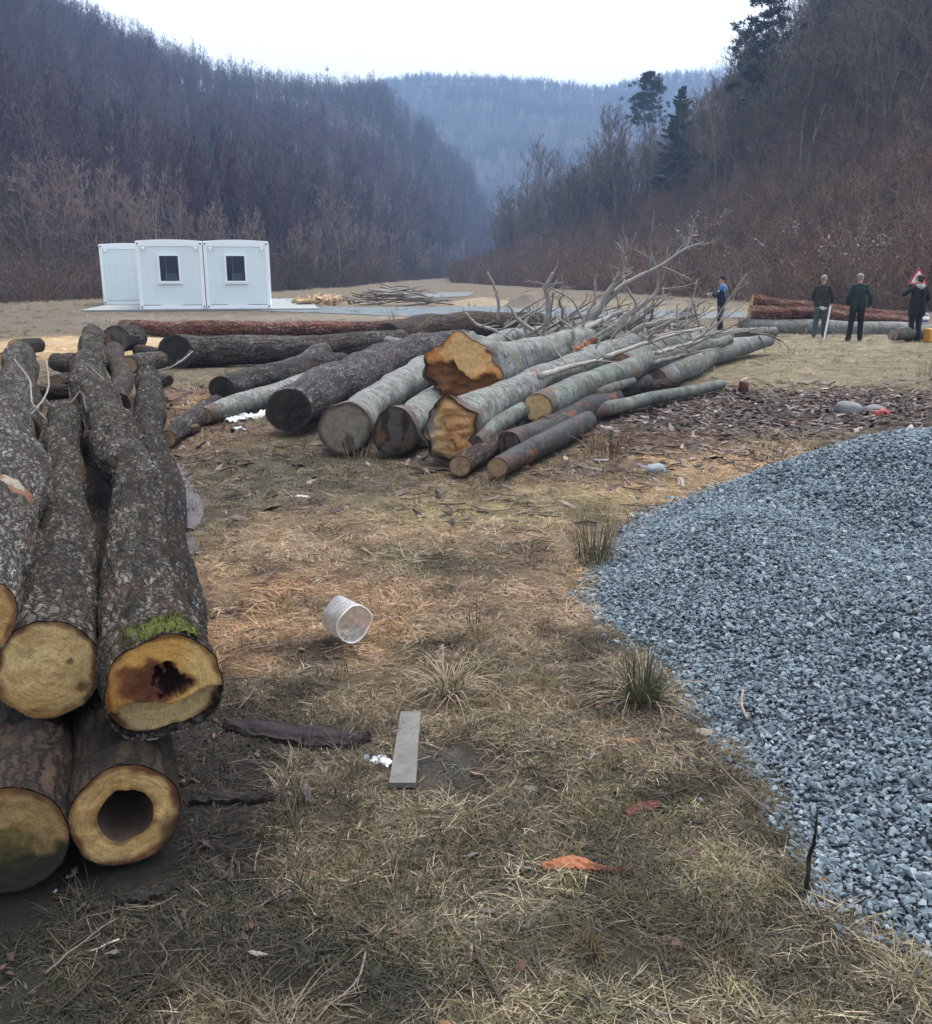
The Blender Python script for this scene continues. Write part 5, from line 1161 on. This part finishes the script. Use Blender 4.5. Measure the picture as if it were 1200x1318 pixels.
# ------------------------------------------------------------------ tree kinds
M['twig_l'] = material('purple_grey_twigs', f_twig((.085,.066,.068),(.125,.10,.095)), rough=.9, spec=.15)
M['twig_r'] = material('grey_brown_twigs', f_twig((.085,.068,.056),(.14,.115,.095)), rough=.9, spec=.15)
M['twig_tint'] = material('tinted_twigs', f_tint(.35), rough=.9, spec=.1)
M['twig_w'] = material('reddish_twigs', f_twig((.20,.14,.12),(.25,.19,.165)), rough=.9, spec=.15)
M['twig_w2'] = material('pale_brown_twigs', f_twig((.17,.145,.125),(.20,.17,.15)), rough=.9, spec=.15)
M['trunk'] = material('grey_tree_trunk', f_twig((.13,.12,.11),(.22,.205,.19)), rough=.9, spec=.15)
M['trunk_p'] = material('pale_tree_trunk', f_twig((.19,.175,.165),(.27,.25,.23)), rough=.9, spec=.15)
M['needle'] = material('dark_conifer_needles', f_twig((.008,.015,.011),(.014,.024,.016)), rough=.8, spec=.2)
M['needle2'] = material('pine_needles', f_twig((.026,.034,.022),(.04,.05,.03)), rough=.8, spec=.2)
M['pinebark'] = material('pine_trunk', f_twig((.12,.085,.065),(.18,.12,.09)), rough=.9, spec=.15)
def bare_tree(seed, H, spread=.42, limbs=18, t0=.32, r0=None, tw=.010, lev=3, stems=1):
    R = np.random.RandomState(seed); tr, cr = MB(), MB()
    for s_ in range(stems):
        n = 12; P = [np.array([R.normal()*.25*(stems>1), R.normal()*.25*(stems>1), -.3])]; d = np.array([R.normal()*.05*stems, R.normal()*.05*stems, 1.0]); hh = H*R.uniform(.75,1)
        for i in range(n): d = d+np.array([R.normal()*.07,R.normal()*.07,.05]); d /= np.linalg.norm(d); P.append(P[-1]+d*hh/n)
        P = np.array(P); r0_ = r0 or H*.0105; rad = r0_*(1-np.linspace(0,1,n+1)**1.1*.88)+.004; tr.tube(P, rad, 7)
        def limb(p, dd, L, r, lv):
            m = 5 if lv > 1 else 3; Q = [p]; e = dd.copy()
            for i in range(m): e = e+R.normal(size=3)*.16+np.array([0,0,.10]); e /= np.linalg.norm(e); Q.append(Q[-1]+e*L/m)
            Q = np.array(Q); rr = np.linspace(r, max(tw*.5, r*.3), m+1)
            cr.tube(Q, rr, 4 if lv > 1 else 3, False)
            if lv <= 0: return
            k = [0,4,6,6][lv] if lv < 4 else 6
            for j in range(k):
                t = R.uniform(.15,1); i = min(int(t*m), m-1); q = Q[i]+(Q[i+1]-Q[i])*(t*m-i); T = Q[i+1]-Q[i]; T = T/np.linalg.norm(T)
                s = R.normal(size=3); s -= T*np.dot(s,T); s /= np.linalg.norm(s)+1e-9; a = R.uniform(.4,.95)
                limb(q, T*math.cos(a)+s*math.sin(a)+np.array([0,0,.15]), L*R.uniform(.35,.6), max(tw*.55, r*.42), lv-1)
        for j in range(limbs//stems):
            t = t0+(1-t0)*((j+R.rand())/(limbs//stems)); i = min(int(t*n), n-1); q = P[i]+(P[i+1]-P[i])*(t*n-i)
            az = j*2.4+R.normal()*.4; el = R.uniform(.45,1.0)+.25*(t-t0); L = H*spread*(1.05-.75*(t-t0)/(1-t0))*R.uniform(.6,1.1)
            limb(q, np.array([math.cos(az)*math.cos(el), math.sin(az)*math.cos(el), math.sin(el)]), L*.8, max(tw, np.interp(t,np.linspace(0,1,n+1),rad)*.5), lev-1)
    return tr, cr
def add_leaves(b, V, n, size, R):
    """n small leaf faces scattered along given vertices"""
    k = R.randint(0,len(V),n); c = V[k]+R.normal(size=(n,3))*size*1.2; a = R.normal(size=(n,3)); a /= np.linalg.norm(a,axis=1)[:,None]; e = R.normal(size=(n,3)); e -= a*(a*e).sum(1)[:,None]; e /= np.linalg.norm(e,axis=1)[:,None]
    s = size*R.uniform(.6,1.3,(n,1)); Q = np.stack([c-a*s, c+e*s*.5, c+a*s, c-e*s*.5],1)
    b.add(Q.reshape(-1,3), [(4*i,4*i+1,4*i+2,4*i+3) for i in range(n)])
def spruce(seed, H, wid=.22, mat_r=.5):
    R = np.random.RandomState(seed); tr, cr = MB(), MB(); tr.tube([(0,0,-.3),(0,0,H*.5),(.05,0,H)], [H*.013,H*.008,.01], 7)
    z = H*.10
    while z < H*.99:
        q = (z/H); L = H*wid*(1-q)**.75*R.uniform(.75,1.15)+.15; k = R.randint(5,8)
        for j in range(k):
            az = R.uniform(0,6.28); LL = L*R.uniform(.55,1.15); droop = R.uniform(.05,.5)*(1-q)
            P = []; m = 6
            for i in range(m+1): t = i/m; P.append(np.array([math.cos(az)*LL*t, math.sin(az)*LL*t, z-droop*LL*t+.25*LL*t*t]))
            P = np.array(P); cr.tube(P, np.linspace(.03,.008,m+1), 3, False)
            nn = int(75*LL)+16; tt = R.uniform(.12,1,nn); c = np.stack([np.interp(tt,np.linspace(0,1,m+1),P[:,d]) for d in range(3)],1)
            sd = np.array([-math.sin(az),math.cos(az),0]); w_ = R.uniform(-1,1,nn)*(.34*LL*(1.05-tt)+.10)
            e = c+sd*w_[:,None]+np.stack([math.cos(az)*np.abs(w_)*.6, math.sin(az)*np.abs(w_)*.6, -np.abs(w_)*.35-R.uniform(0,.16,nn)],1)
            f = .16; Q = np.stack([c, c+np.array([math.cos(az)*f,math.sin(az)*f,-.05]), e+np.array([.02,0,-.15]), e+np.array([0,0,.05])],1)
            cr.add(Q.reshape(-1,3), [(4*i,4*i+1,4*i+2,4*i+3) for i in range(nn)])
        z += H*R.uniform(.018,.032)
    return tr, cr
def pine(seed, H, t0=.45):
    R = np.random.RandomState(seed); tr, cr = MB(), MB(); n = 10; P = np.array([[R.normal()*.12*i/n*2, R.normal()*.12*i/n*2, -.3+i*(H+.3)/n] for i in range(n+1)]); tr.tube(P, np.linspace(H*.012,.03,n+1), 7)
    for j in range(38):
        t = t0+(1-t0)*((j+R.rand())/30); q = np.array([np.interp(t,np.linspace(0,1,n+1),P[:,d]) for d in range(3)]); az = j*2.4+R.normal()*.5; L = H*.17*(1.15-.8*((t-t0)/(1-t0))**1.5)*R.uniform(.5,1.2); el = R.uniform(-.05,.45)
        d = np.array([math.cos(az)*math.cos(el),math.sin(az)*math.cos(el),math.sin(el)]); Q = np.array([q,q+d*L*.5+[0,0,-.05*L],q+d*L+[0,0,.08*L]]); cr.tube(Q,[.05,.03,.012],4,False)
        for k in range(R.randint(6,11)):
            c = Q[1]+(Q[2]-Q[1])*R.uniform(-.2,1.05)+R.normal(size=3)*[.26*L,.26*L,.11*L]; m = 46; a = R.normal(size=(m,3))*[1,1,.55]; a /= np.linalg.norm(a,axis=1)[:,None]; s = .42*R.uniform(.6,1.2,(m,1))
            e = np.cross(a, R.normal(size=(m,3))); e /= np.linalg.norm(e,axis=1)[:,None]; cc = c+a*s*.3
            Qd = np.stack([cc, cc+e*.05, cc+a*s, cc-e*.05],1); cr.add(Qd.reshape(-1,3), [(4*i,4*i+1,4*i+2,4*i+3) for i in range(m)])
    return tr, cr
def bush(seed, H, leaves=260, leaf=.07, stems=26):
    R = np.random.RandomState(seed); b = MB()
    for j in range(stems):
        az = R.uniform(0,6.28); el = R.uniform(.6,1.5); L = H*R.uniform(.5,1.1); p = np.array([R.normal()*.3*H*.5,R.normal()*.3*H*.5,-.1]); P = grow(b, p, [math.cos(az)*math.cos(el),math.sin(az)*math.cos(el),math.sin(el)], L, .018, 1, R, 5, .08, 3, .3, .5, .006, 4)
    V = np.concatenate(b.v); V = V[V[:,2] > .15*H]
    if leaves: add_leaves(b, V, leaves, leaf, R)
    return b

# the woods that read as one mass: trees of one kind each gathered into a single object
protoL = [bare_tree(100+i, 15, .34, 15, .30, tw=.026, lev=3) for i in range(6)]
def merged(trcr, name, mat):
    b = MB()
    for m_ in trcr:
        for v_, in zip(m_.v): pass
        V = np.concatenate(m_.v); b.add(V, m_.f)
    return b.obj(name, mat, link=False)
libL = library([merged(p, 'wood_tree_%02d' % i, M['twig_tint']) for i, p in enumerate(protoL)])
R = np.random.RandomState(11)
def wood(name, label, H, n, u0, u1, t0, t1, lib, nl, s0, s1, tints, R, dens=None, extra=None):
    u, t = H.sample(n, u0, u1, t0, t1, R)
    if extra is not None: u = np.concatenate([u, extra[0]]); t = np.concatenate([t, extra[1]])
    P = H.at(u, t); m = len(P)
    if dens is not None: k = R.rand(m) < dens(u, t, P); P, u, t = P[k], u[k], t[k]; m = len(P)
    tn = np.array(tints)[R.randint(0,len(tints),m)]*R.uniform(.75,1.25,(m,1))*(1+.35*perlin(P[:,0]*.03,P[:,1]*.03,P[:,2]*.03))[:,None]
    P[:,2] -= .3
    o = scatter(name, P, np.stack([R.normal(0,.04,m),R.normal(0,.04,m),R.uniform(0,6.28,m)],1), R.uniform(s0,s1,m), R.randint(0,nl,m), tn, lib); tag(o, label, 'woodland'); return o
PUR = [(.078,.052,.070),(.092,.066,.080),(.06,.045,.060),(.12,.095,.10)]
ridge = (np.linspace(-120,480,150)+R.normal(0,3,150), R.uniform(.97,1.06,150))
wood('left_hill_wood', 'leafless purple grey wood covering the left hill', HL, 2600, -140, 640, .06, 1.05, libL, 6, .6, 1.05, PUR, R, extra=ridge)
RUS = [(.14,.108,.09),(.12,.094,.08),(.175,.14,.115),(.095,.076,.07)]
def clear(u, t, P): return ~((np.abs(u-872) < 34) & (t < .80)) & ~((np.abs(u-826) < 12) & (t < .75))
wood('right_hill_wood', 'leafless brown wood on the upper slope of the right hill', HR, 560, 640, 1420, .50, 1.08, libL, 6, .5, .9, RUS, R, clear)
wood('right_hill_saplings', 'thin leafless saplings on the lower slope of the right hill', HR, 800, 620, 1420, .06, .6, libL, 6, .16, .36, [(.16,.11,.085),(.13,.095,.08),(.19,.14,.11)], R, clear)
farT = []
for i in range(4):
    tr, cr = bare_tree(200+i, 12, .46, 16, .18, tw=.09, lev=2, r0=.11); farT.append(merged((tr,cr), 'far_tree_%02d' % i, M['twig_tint']))
rf_ = (np.linspace(465,900,520)+R.normal(0,2,520), R.uniform(.96,1.04,520))
wood('far_hill_wood', 'hazy blue wood on the far hill at the head of the valley', HF, 5200, 400, 960, .1, 1.04, library(farT), 4, .7, 1.1, [(.055,.06,.05),(.075,.072,.06),(.045,.055,.04)], R, extra=rf_)
# leafy russet undergrowth
bushes = []
for i in range(5): bushes.append(bush(300+i, 2.6, 520, .042, 30).obj('bush_%02d' % i, M['twig_tint'], link=False, smooth=False))
libB = library(bushes)
RUST = [(.15,.09,.062),(.125,.082,.06),(.18,.108,.068),(.115,.088,.072),(.165,.125,.095)]
o = wood('right_hill_undergrowth', 'russet leaved undergrowth on the right hill', HR, 4200, 590, 1420, -.01, .85, libB, 5, .5, 1.45, RUST, R)
o = wood('left_hill_undergrowth', 'grey brown thicket along the foot of the left hill', HL, 1300, -160, 640, -.02, .16, libB, 5, .6, 1.5, [(.10,.075,.06),(.085,.066,.058),(.13,.10,.075),(.11,.07,.055)], R)

# ------------------------------------------------------------------ single trees one can tell apart
def tree_thing(name, label, loc, trcr, mt, mc, group=None, rz=0, s=1.0):
    t = thing(name, label, 'tree', loc, (0,0,rz), group); t.scale = (s,)*3
    trcr[0].obj('trunk', mt, t); trcr[1].obj('crown', mc, t); return t
def on_hill(H, px, t): p = H.at(np.array([float(px)]), np.array([t]))[0]; return p
def hill_at_py(H, px, py):
    ts = np.linspace(0,1.05,106); P = H.at(np.full(106,float(px)), ts); d = P-CAM; yy = CY-F*(d@UP)/(d@FW); k = np.nonzero(yy <= py)[0]; return P[int(k[0]) if len(k) else int(np.argmin(np.abs(yy-py)))]
def h_px(P, top_py):                       # height so that the tip shows at a given place
    q = at_y(0, top_py, P[1]); return max(3.0, q[2]-P[2])
sprP = hill_at_py(HR, 872, 258); Hs = h_px(sprP, 108)
tree_thing('spruce_tree', 'dark green spruce standing alone among the leafless trees on the right hill', sprP, spruce(1, Hs, .27), M['pinebark'], M['needle'])
for i, (px, pb, pt, lab) in enumerate(((980,240,-14,'tallest pine rising against the sky left of the right hill top'),(955,190,45,'slender pine just left of the tallest pine'),(826,250,96,'flat topped dark pine left of the spruce'),(1068,120,-40,'dark pine at the skyline right of the tallest pine'),(1105,110,-90,'bushy dark pine high on the right hill'),(1140,90,-120,'pine at the top right of the photo'))):
    P = hill_at_py(HR, px, pb); tree_thing('pine_tree', lab, P, pine(20+i, h_px(P, pt), .62 if i == 2 else .4), M['pinebark'], M['needle2'])
Pq = hill_at_py(HR, 968, 300); tree_thing('spruce_tree', 'small dull green conifer below the spruce on the right hill', hill_at_py(HR, 786, 300), spruce(5, h_px(hill_at_py(HR,786,300), 225), .13), M['pinebark'], M['needle2'])
kinds = [bare_tree(400+i, 14, .42, 22, .26, tw=.026, lev=3) for i in range(6)]
def proto(name, label, grp, trcr, mt, mc): return tree_thing(name, label, (0,0,0), trcr, mt, mc, grp)
GR = 'bare trees on the right hill'
pr = [proto('bare_tree', 'leafless grey brown tree on the slope of the right hill', GR, k, M['trunk'], M['twig_r']) for k in kinds]
used = set()
def put(i, P, H, label=None, grp=None):
    r = pr[i]
    if i in used: r = dup(pr[i])
    used.add(i); r.location = tuple(P-np.array([0,0,.2])); r.rotation_euler = (0,0,R.uniform(0,6.28)); r.scale = (H/14,)*3
    if label: r['label'] = label
    if grp: r['group'] = grp
    return r
spots = [(662,335,215),(680,332,195),(696,325,180),(712,322,150),(728,318,168),(745,310,140),(760,308,150),(776,300,130),(795,300,120),(812,290,112),(838,285,110),(908,268,90),(920,262,85),(938,240,70),(952,262,60),(648,345,235),(735,335,190)]
for k, (px, pb, pt) in enumerate(spots): P = hill_at_py(HR, px, pb); put(k % 6, P, h_px(P, pt), 'leafless grey tree on the spur of the right hill against the far hill', 'bare trees on the spur of the right hill')
for k in range(54):
    px = R.uniform(910,1215); t = R.uniform(.35,.98); P = on_hill(HR, px, t); put(k % 6, P, R.uniform(9,16), 'leafless grey brown tree on the slope of the right hill', GR)
# left side: pale trunked trees at the foot of the left hill, and the trees on its skyline
GL = 'bare trees at the foot of the left hill'
pl = [tree_thing('bare_tree', 'leafless reddish brown tree with pale trunk at the foot of the left hill', (0,0,-50), bare_tree(500+i, 13, .40, 26, .18, tw=.034, lev=3, stems=2, r0=.10), M['trunk_p'], M['twig_w'], GL) for i in range(4)]
fl = [(15,372,215),(45,370,200),(70,372,198),(95,371,210),(118,371,205),(140,373,235),(165,368,225),(185,366,215),(210,366,230),(240,370,250),(275,370,262),(300,372,270),(330,372,275),(365,372,280),(395,371,282),(470,371,290),(505,372,295),(540,374,310)]
for k, (px, pb, pt) in enumerate(fl):
    P = hill_at_py(HL, px, min(pb,368)); r = pl[k] if k < 4 else dup(pl[k % 4]); r.location = tuple(P-np.array([0,0,.2])); r.rotation_euler = (0,0,R.uniform(0,6.28)); r.scale = (h_px(P, pt)/12,)*3
P = hill_at_py(HL, 432, 369); tree_thing('bare_tree', 'broad round crowned leafless tree standing right of the white cabins', P, bare_tree(555, h_px(P,245), .52, 26, .16, tw=.032, lev=3), M['trunk'], M['twig_w2'])
sk = [tree_thing('bare_tree', 'leafless tree on the skyline of the left hill', (0,0,-50), bare_tree(600+i, 14, .32, 18, .35, tw=.022, lev=3), M['trunk'], M['twig_l'], 'bare trees on the skyline of the left hill') for i in range(4)]
for k in range(46):
    px = -40+k*11.3+R.normal(0,3); P = on_hill(HL, px, R.uniform(.97,1.03)); r = sk[k] if k < 4 else dup(sk[k % 4]); r.location = tuple(P-np.array([0,0,.3])); r.rotation_euler = (0,0,R.uniform(0,6.28)); r.scale = (R.uniform(.75,1.12)*(1 if px < 300 else .62),)*3
# pale shrubs with feathery seed heads, reeds
M['seed'] = plain('pale_seed_heads', (.42,.38,.34), .9, .25, 6)
for i, (px, pb, pt, lab) in enumerate(((922,345,272,'pale shrub with white feathery seed heads behind the man in navy'),(1035,352,290,'pale climber hanging in white seed heads left of the two men'),(1112,372,318,'dry pale shrub behind the man in dark green'),(1150,385,335,'dry pale shrub left of the road sign'))):
    P = hill_at_py(HR, px, pb); Hh = h_px(P, pt); b = bush(700+i, Hh, 0, .05, 16); t = thing('shrub', lab, 'shrub', P); b.obj('stems', M['twig_r'], t)
    V = np.concatenate(b.v); V = V[V[:,2] > .35*Hh]; lb = MB(); add_leaves(lb, V, 420, .085, R); lb.obj('seed_heads', M['seed'], t, False)
M['reed'] = plain('dry_reed', (.34,.27,.18), .85, .3, 4)
for i, px in enumerate((4,22,40,62,84,106,128)):
    P = hill_at_py(HL, px, 377); P = at_z(px, 382); b = MB(); R2 = np.random.RandomState(800+i)
    for _ in range(60): blade(b, (R2.normal()*1.0, R2.normal()*.5, 0), R2.uniform(0,6.28), R2.uniform(.8,2.4)*(1.3 if i < 3 else .7), R2.uniform(1.1,1.55), R2.uniform(0,.6), .035, R2, 4)
    o = b.obj('reed_clump', M['reed'], None, False); o.location = tuple(P); tag(o, 'clump of dry straw coloured reeds at the foot of the left hill', 'reeds', 'reed clumps left of the cabins')
mp = on_hill(HL, 423, 1.0); t = thing('mast', 'tiny radio mast on the skyline of the left hill', 'mast', mp); zt = at_y(423,82,mp[1])[2]-mp[2]
b = MB(); b.tube([(0,0,0),(0,0,zt)], [.35,.18], 6); b.obj('pole', M['white'], t); b = MB(); b.box((0,0,zt*.9), (1.2,.6,1.6)); b.obj('antenna', M['white'], t)

# ------------------------------------------------------------------ branches tangled over the middle pile, twigs on the near pile, cut pieces behind it
GB = 'grey branches tangled over the middle pile'
B_ = [('tall pale bare branch curving up at the left of the tangle',[(641,412,15,6),(641,385,15,6),(636,368,15,5),(627,350,15,4)],0,0),
 ('thick pale branch stub with a crooked top rising from the tangle',[(702,425,15,12),(706,390,15,10),(703,372,15,9),(712,350,15,5)],1,2),
 ('largest branch sweeping up to the right above the whole tangle',[(742,428,15.5,20),(772,395,15.5,14),(800,368,15.5,10),(845,345,15.5,6),(880,322,15.5,4),(906,311,15.5,2)],2,6),
 ('steep branch crossing the largest branch with a hooked tip',[(758,418,15.2,14),(785,375,15.2,11),(798,352,15.2,8),(806,330,15.2,4)],2,5),
 ('branch leaning right behind the crossing branches',[(812,420,16,9),(818,392,16,8),(808,372,16,6),(795,345,16,4)],1,4),
 ('long arched branch with many twigs reaching right',[(775,432,16,14),(810,405,16,11),(842,380,16,7),(847,355,16,5),(838,322,16,3)],2,5),
 ('low grey branch running right through the tangle',[(790,440,16,13),(830,420,16,11),(865,412,16,10),(900,404,16,6)],2,5),
 ('thin dark branch with a knotted top beside the pale stub',[(722,418,15,6),(724,400,15,6),(720,388,15,5),(726,378,15,3)],1,2),
 ('branch with forked twigs pointing left from the tangle',[(750,410,15,8),(735,385,15,5),(712,372,15,4),(690,362,15,2)],1,4),
 ('slim upright branch in the middle of the tangle',[(765,400,15.6,6),(766,370,15.6,4),(768,352,15.6,3)],1,3),
 ('leaning bare branch standing in front of the man in navy',[(905,432,19,5),(925,405,19,4),(945,375,19,3),(962,352,19,2)],1,5),
 ('dark twiggy branch at the right end of the pile',[(925,436,18.5,9),(960,428,18.5,7),(990,432,18.5,5),(1008,440,18.5,3)],2,5),
 ('crooked pale branch in front of the mossy brown log',[(598,402,16,5),(615,418,16,8),(635,425,16,8),(662,440,16,6)],1,3),
 ('pale branch forking over the pinkish log',[(655,392,15.5,5),(668,412,15.5,9),(690,428,15.5,10),(715,445,15.5,8)],2,4),
 ('thick grey limb lying across the tops of the silver logs',[(730,452,13.5,16),(745,432,14,17),(770,415,14.5,14),(800,400,15,8)],2,5),
 ('upright stub branch standing on the forked log',[(735,462,12.6,14),(737,445,12.6,12),(738,425,12.6,10)],1,3)]
for i, (lab, pts, lev, kids) in enumerate(B_): dead_branch(lab, [(a,b_,c,w*(.72 if i in (0,1,2,3,5,6) else .55)) for a,b_,c,w in pts], lev, kids+2, 'deadwood' if i not in (7,11) else 'deadwood2', 900+i, GB, kidlen=.48, minr=.0035)
R = np.random.RandomState(77)
for k in range(58):
    px, py = R.uniform(640,905), R.uniform(412,452); Yv = 12.5+(452-py)*.13+R.uniform(-.3,.6); a = R.normal(.55,.85); L = R.uniform(35,105); el = R.uniform(.1,.95)
    pts = [(px+L*math.cos(a)*q*(1 if R.rand()<.7 else .8), py-L*math.sin(abs(a)+el)*q*.6, Yv, 4.6*(1-.75*q)*R.uniform(.5,1.2)) for q in (0,.5,1)]
    dead_branch('grey forked stick in the tangle of tops over the middle pile', pts, 2, 4, 'deadwood' if R.rand() < .6 else 'deadwood2', 950+k, 'forked sticks in the tangle', name='stick', cat='stick', kidlen=.45, minr=.004)
for k in range(9):
    px, py = R.uniform(690,850), R.uniform(432,492); L = R.uniform(60,130); sl = R.uniform(.2,.5); z0 = R.uniform(.3,.75); w0 = R.uniform(5,10)
    P3 = [(px+L*q, py-L*sl*q*(1-.25*q), w0*(1-.6*q)) for q in (0,.35,.7,1)]
    pts = [(a, max(b_,404), float(at_z(px,py,z0)[1])+2.2*i_*.5, c) for i_, (a,b_,c) in enumerate(P3)]
    dead_branch('thin limb lying lengthways among the tops of the silver logs', pts, 2, 4, 'deadwood' if k % 3 else 'deadwood2', 1100+k, 'thin limbs lying along the silver logs', name='limb', cat='limb', kidlen=.4, minr=.004)
spl = at_z(752,452,.72); b = MB(); strip(b, [(-.12,0,0),(0,.03,.05),(.16,.02,.14)], [.03,.05,.01], .012, .02, .6, 7, 3, 14, .03, .02); o = b.obj('splinter', M['orangewood'], None, False); o.location = tuple(spl); tag(o, 'bright orange splintered stub on the forked silver log', 'splinter')
GW = 'thin pale twigs looping over the near pile'
for i, (lab, pts) in enumerate((('thin white twig looping over the short dark log on the near pile',[(60,465,6.6,3),(62,500,6.4,4),(45,528,6.2,5),(28,540,6.1,3)]),('thin white twig arching up beside the looping twig on the near pile',[(18,462,6.6,3),(38,490,6.5,4),(42,520,6.3,4),(60,540,6.2,3)]),('pale bent twig resting across the crooked log',[(112,468,8,2),(130,485,8,3),(143,498,8,4),(160,478,8,3)]),('dark thin twig in the gap left of the crooked log',[(90,520,6.5,4),(104,505,6.6,4),(112,530,6.5,3)]),('thin grey twig leaning on the log with the round black end',[(205,478,12,3),(225,470,12,3),(248,452,12.5,2)]))):
    dead_branch(lab, [(a_,b_,c_,w_*.6) for a_,b_,c_,w_ in pts], 1, 3, 'deadwood' if i != 3 else 'deadwood2', 1000+i, GW, name='twig', cat='twig', kidlen=.4, minr=.0025)
GC = 'cut log pieces behind the near pile'
for i, (px,py,dx,dy,w_,z,lab,face) in enumerate(((113,449,14,-3,24,.25,'short round with a yellow cut end left of the crooked log','yellow'),(8,470,22,-6,32,.2,'stubby piece with a yellow cut end at the left edge','yellow'),(100,468,-26,-4,26,.25,'dark piece lying between the short log and the crooked log','small'),(150,436,24,-3,34,.4,'short grey green piece just right of the crooked log tip','dirty'),(108,456,10,3,16,.3,'small split piece with a bright yellow face by the crooked log','yellow'),(72,492,14,-5,18,.3,'small brown branch piece with a pale end beside the dark short log','small'),(48,505,40,-2,20,.35,'white barked piece lying across behind the yellow ended log','grey'),(165,470,40,-6,24,.2,'rough grey piece right of the crooked log','small'),(178,452,30,4,18,.15,'brown piece leaning toward the round black ended log','small'),(205,487,14,3,14,.1,'small brown chunk on the ground by the orange sawdust','orange'),(230,555,24,-4,13,.06,'small split billet in front of the thin rough log','small'),(20,447,30,-3,20,.2,'piece of cut branch at the far left edge behind the pile','yellow'))):
    log_thing('log_piece', lab, GC, [(px,py,z,w_),(px+dx*.5,py+dy*.5,z,w_),(px+dx,py+dy,z,w_*.9)], M['rough2'] if i % 2 else M['damp'], face, 60+i, .005, .08, cat='log piece', tilt=(.3,0))

# ------------------------------------------------------------------ haze, light, camera
hz = bpy.data.materials.new('haze'); hz.use_nodes = True; nt = hz.node_tree
nt.nodes.remove(nt.nodes['Principled BSDF'])
pv = node(nt, 'ShaderNodeVolumePrincipled', {'Color': (.33,.51,.83,1), 'Density': .0010, 'Anisotropy': .0})
nt.links.new(pv.outputs[0], nt.nodes['Material Output'].inputs['Volume'])
b = MB(); b.box((0, 650, 111.5), (2200, 1900, 229)); o = b.obj('haze', hz, smooth=False); o['kind'] = 'stuff'

w = bpy.data.worlds.new('World'); SC.world = w; w.use_nodes = True; nt = w.node_tree
SUN_EL, SUN_AZ = math.radians(68), math.radians(35)
sky = node(nt, 'ShaderNodeTexSky', sky_type='NISHITA', sun_disc=False, sun_elevation=SUN_EL, sun_rotation=SUN_AZ, air_density=1.0, dust_density=3.0, ozone_density=1.0)
hs = node(nt, 'ShaderNodeHueSaturation', {'Saturation': .25, 'Value': 1.0, 'Color': sky.outputs[0]})
bg = nt.nodes['Background']; nt.links.new(hs.outputs[0], bg.inputs[0]); bg.inputs[1].default_value = .15
ld = bpy.data.lights.new('sun', 'SUN'); ld.energy = 1.0; ld.angle = math.radians(30); ld.color = (1,.96,.9)
lo = bpy.data.objects.new('sun', ld); COL.objects.link(lo)
sd_ = Vector((math.sin(SUN_AZ)*math.cos(SUN_EL), math.cos(SUN_AZ)*math.cos(SUN_EL), math.sin(SUN_EL)))
lo.rotation_euler = sd_.to_track_quat('Z', 'Y').to_euler()
cd = bpy.data.cameras.new('camera'); co_ = bpy.data.objects.new('camera', cd); COL.objects.link(co_)
cd.sensor_fit = 'HORIZONTAL'; cd.sensor_width = 36; cd.lens = 36*F/1200; cd.clip_start = .05; cd.clip_end = 5000
co_.location = CAM; co_.rotation_euler = (math.pi/2-PITCH, 0, 0); SC.camera = co_
SC.view_settings.view_transform = 'Standard'; SC.view_settings.look = 'None'; SC.view_settings.exposure = 1.68; SC.view_settings.gamma = 1
SC.cycles.use_denoising = True; SC.cycles.max_bounces = 5; SC.cycles.diffuse_bounces = 3; SC.cycles.transparent_max_bounces = 16; SC.cycles.volume_bounces = 0
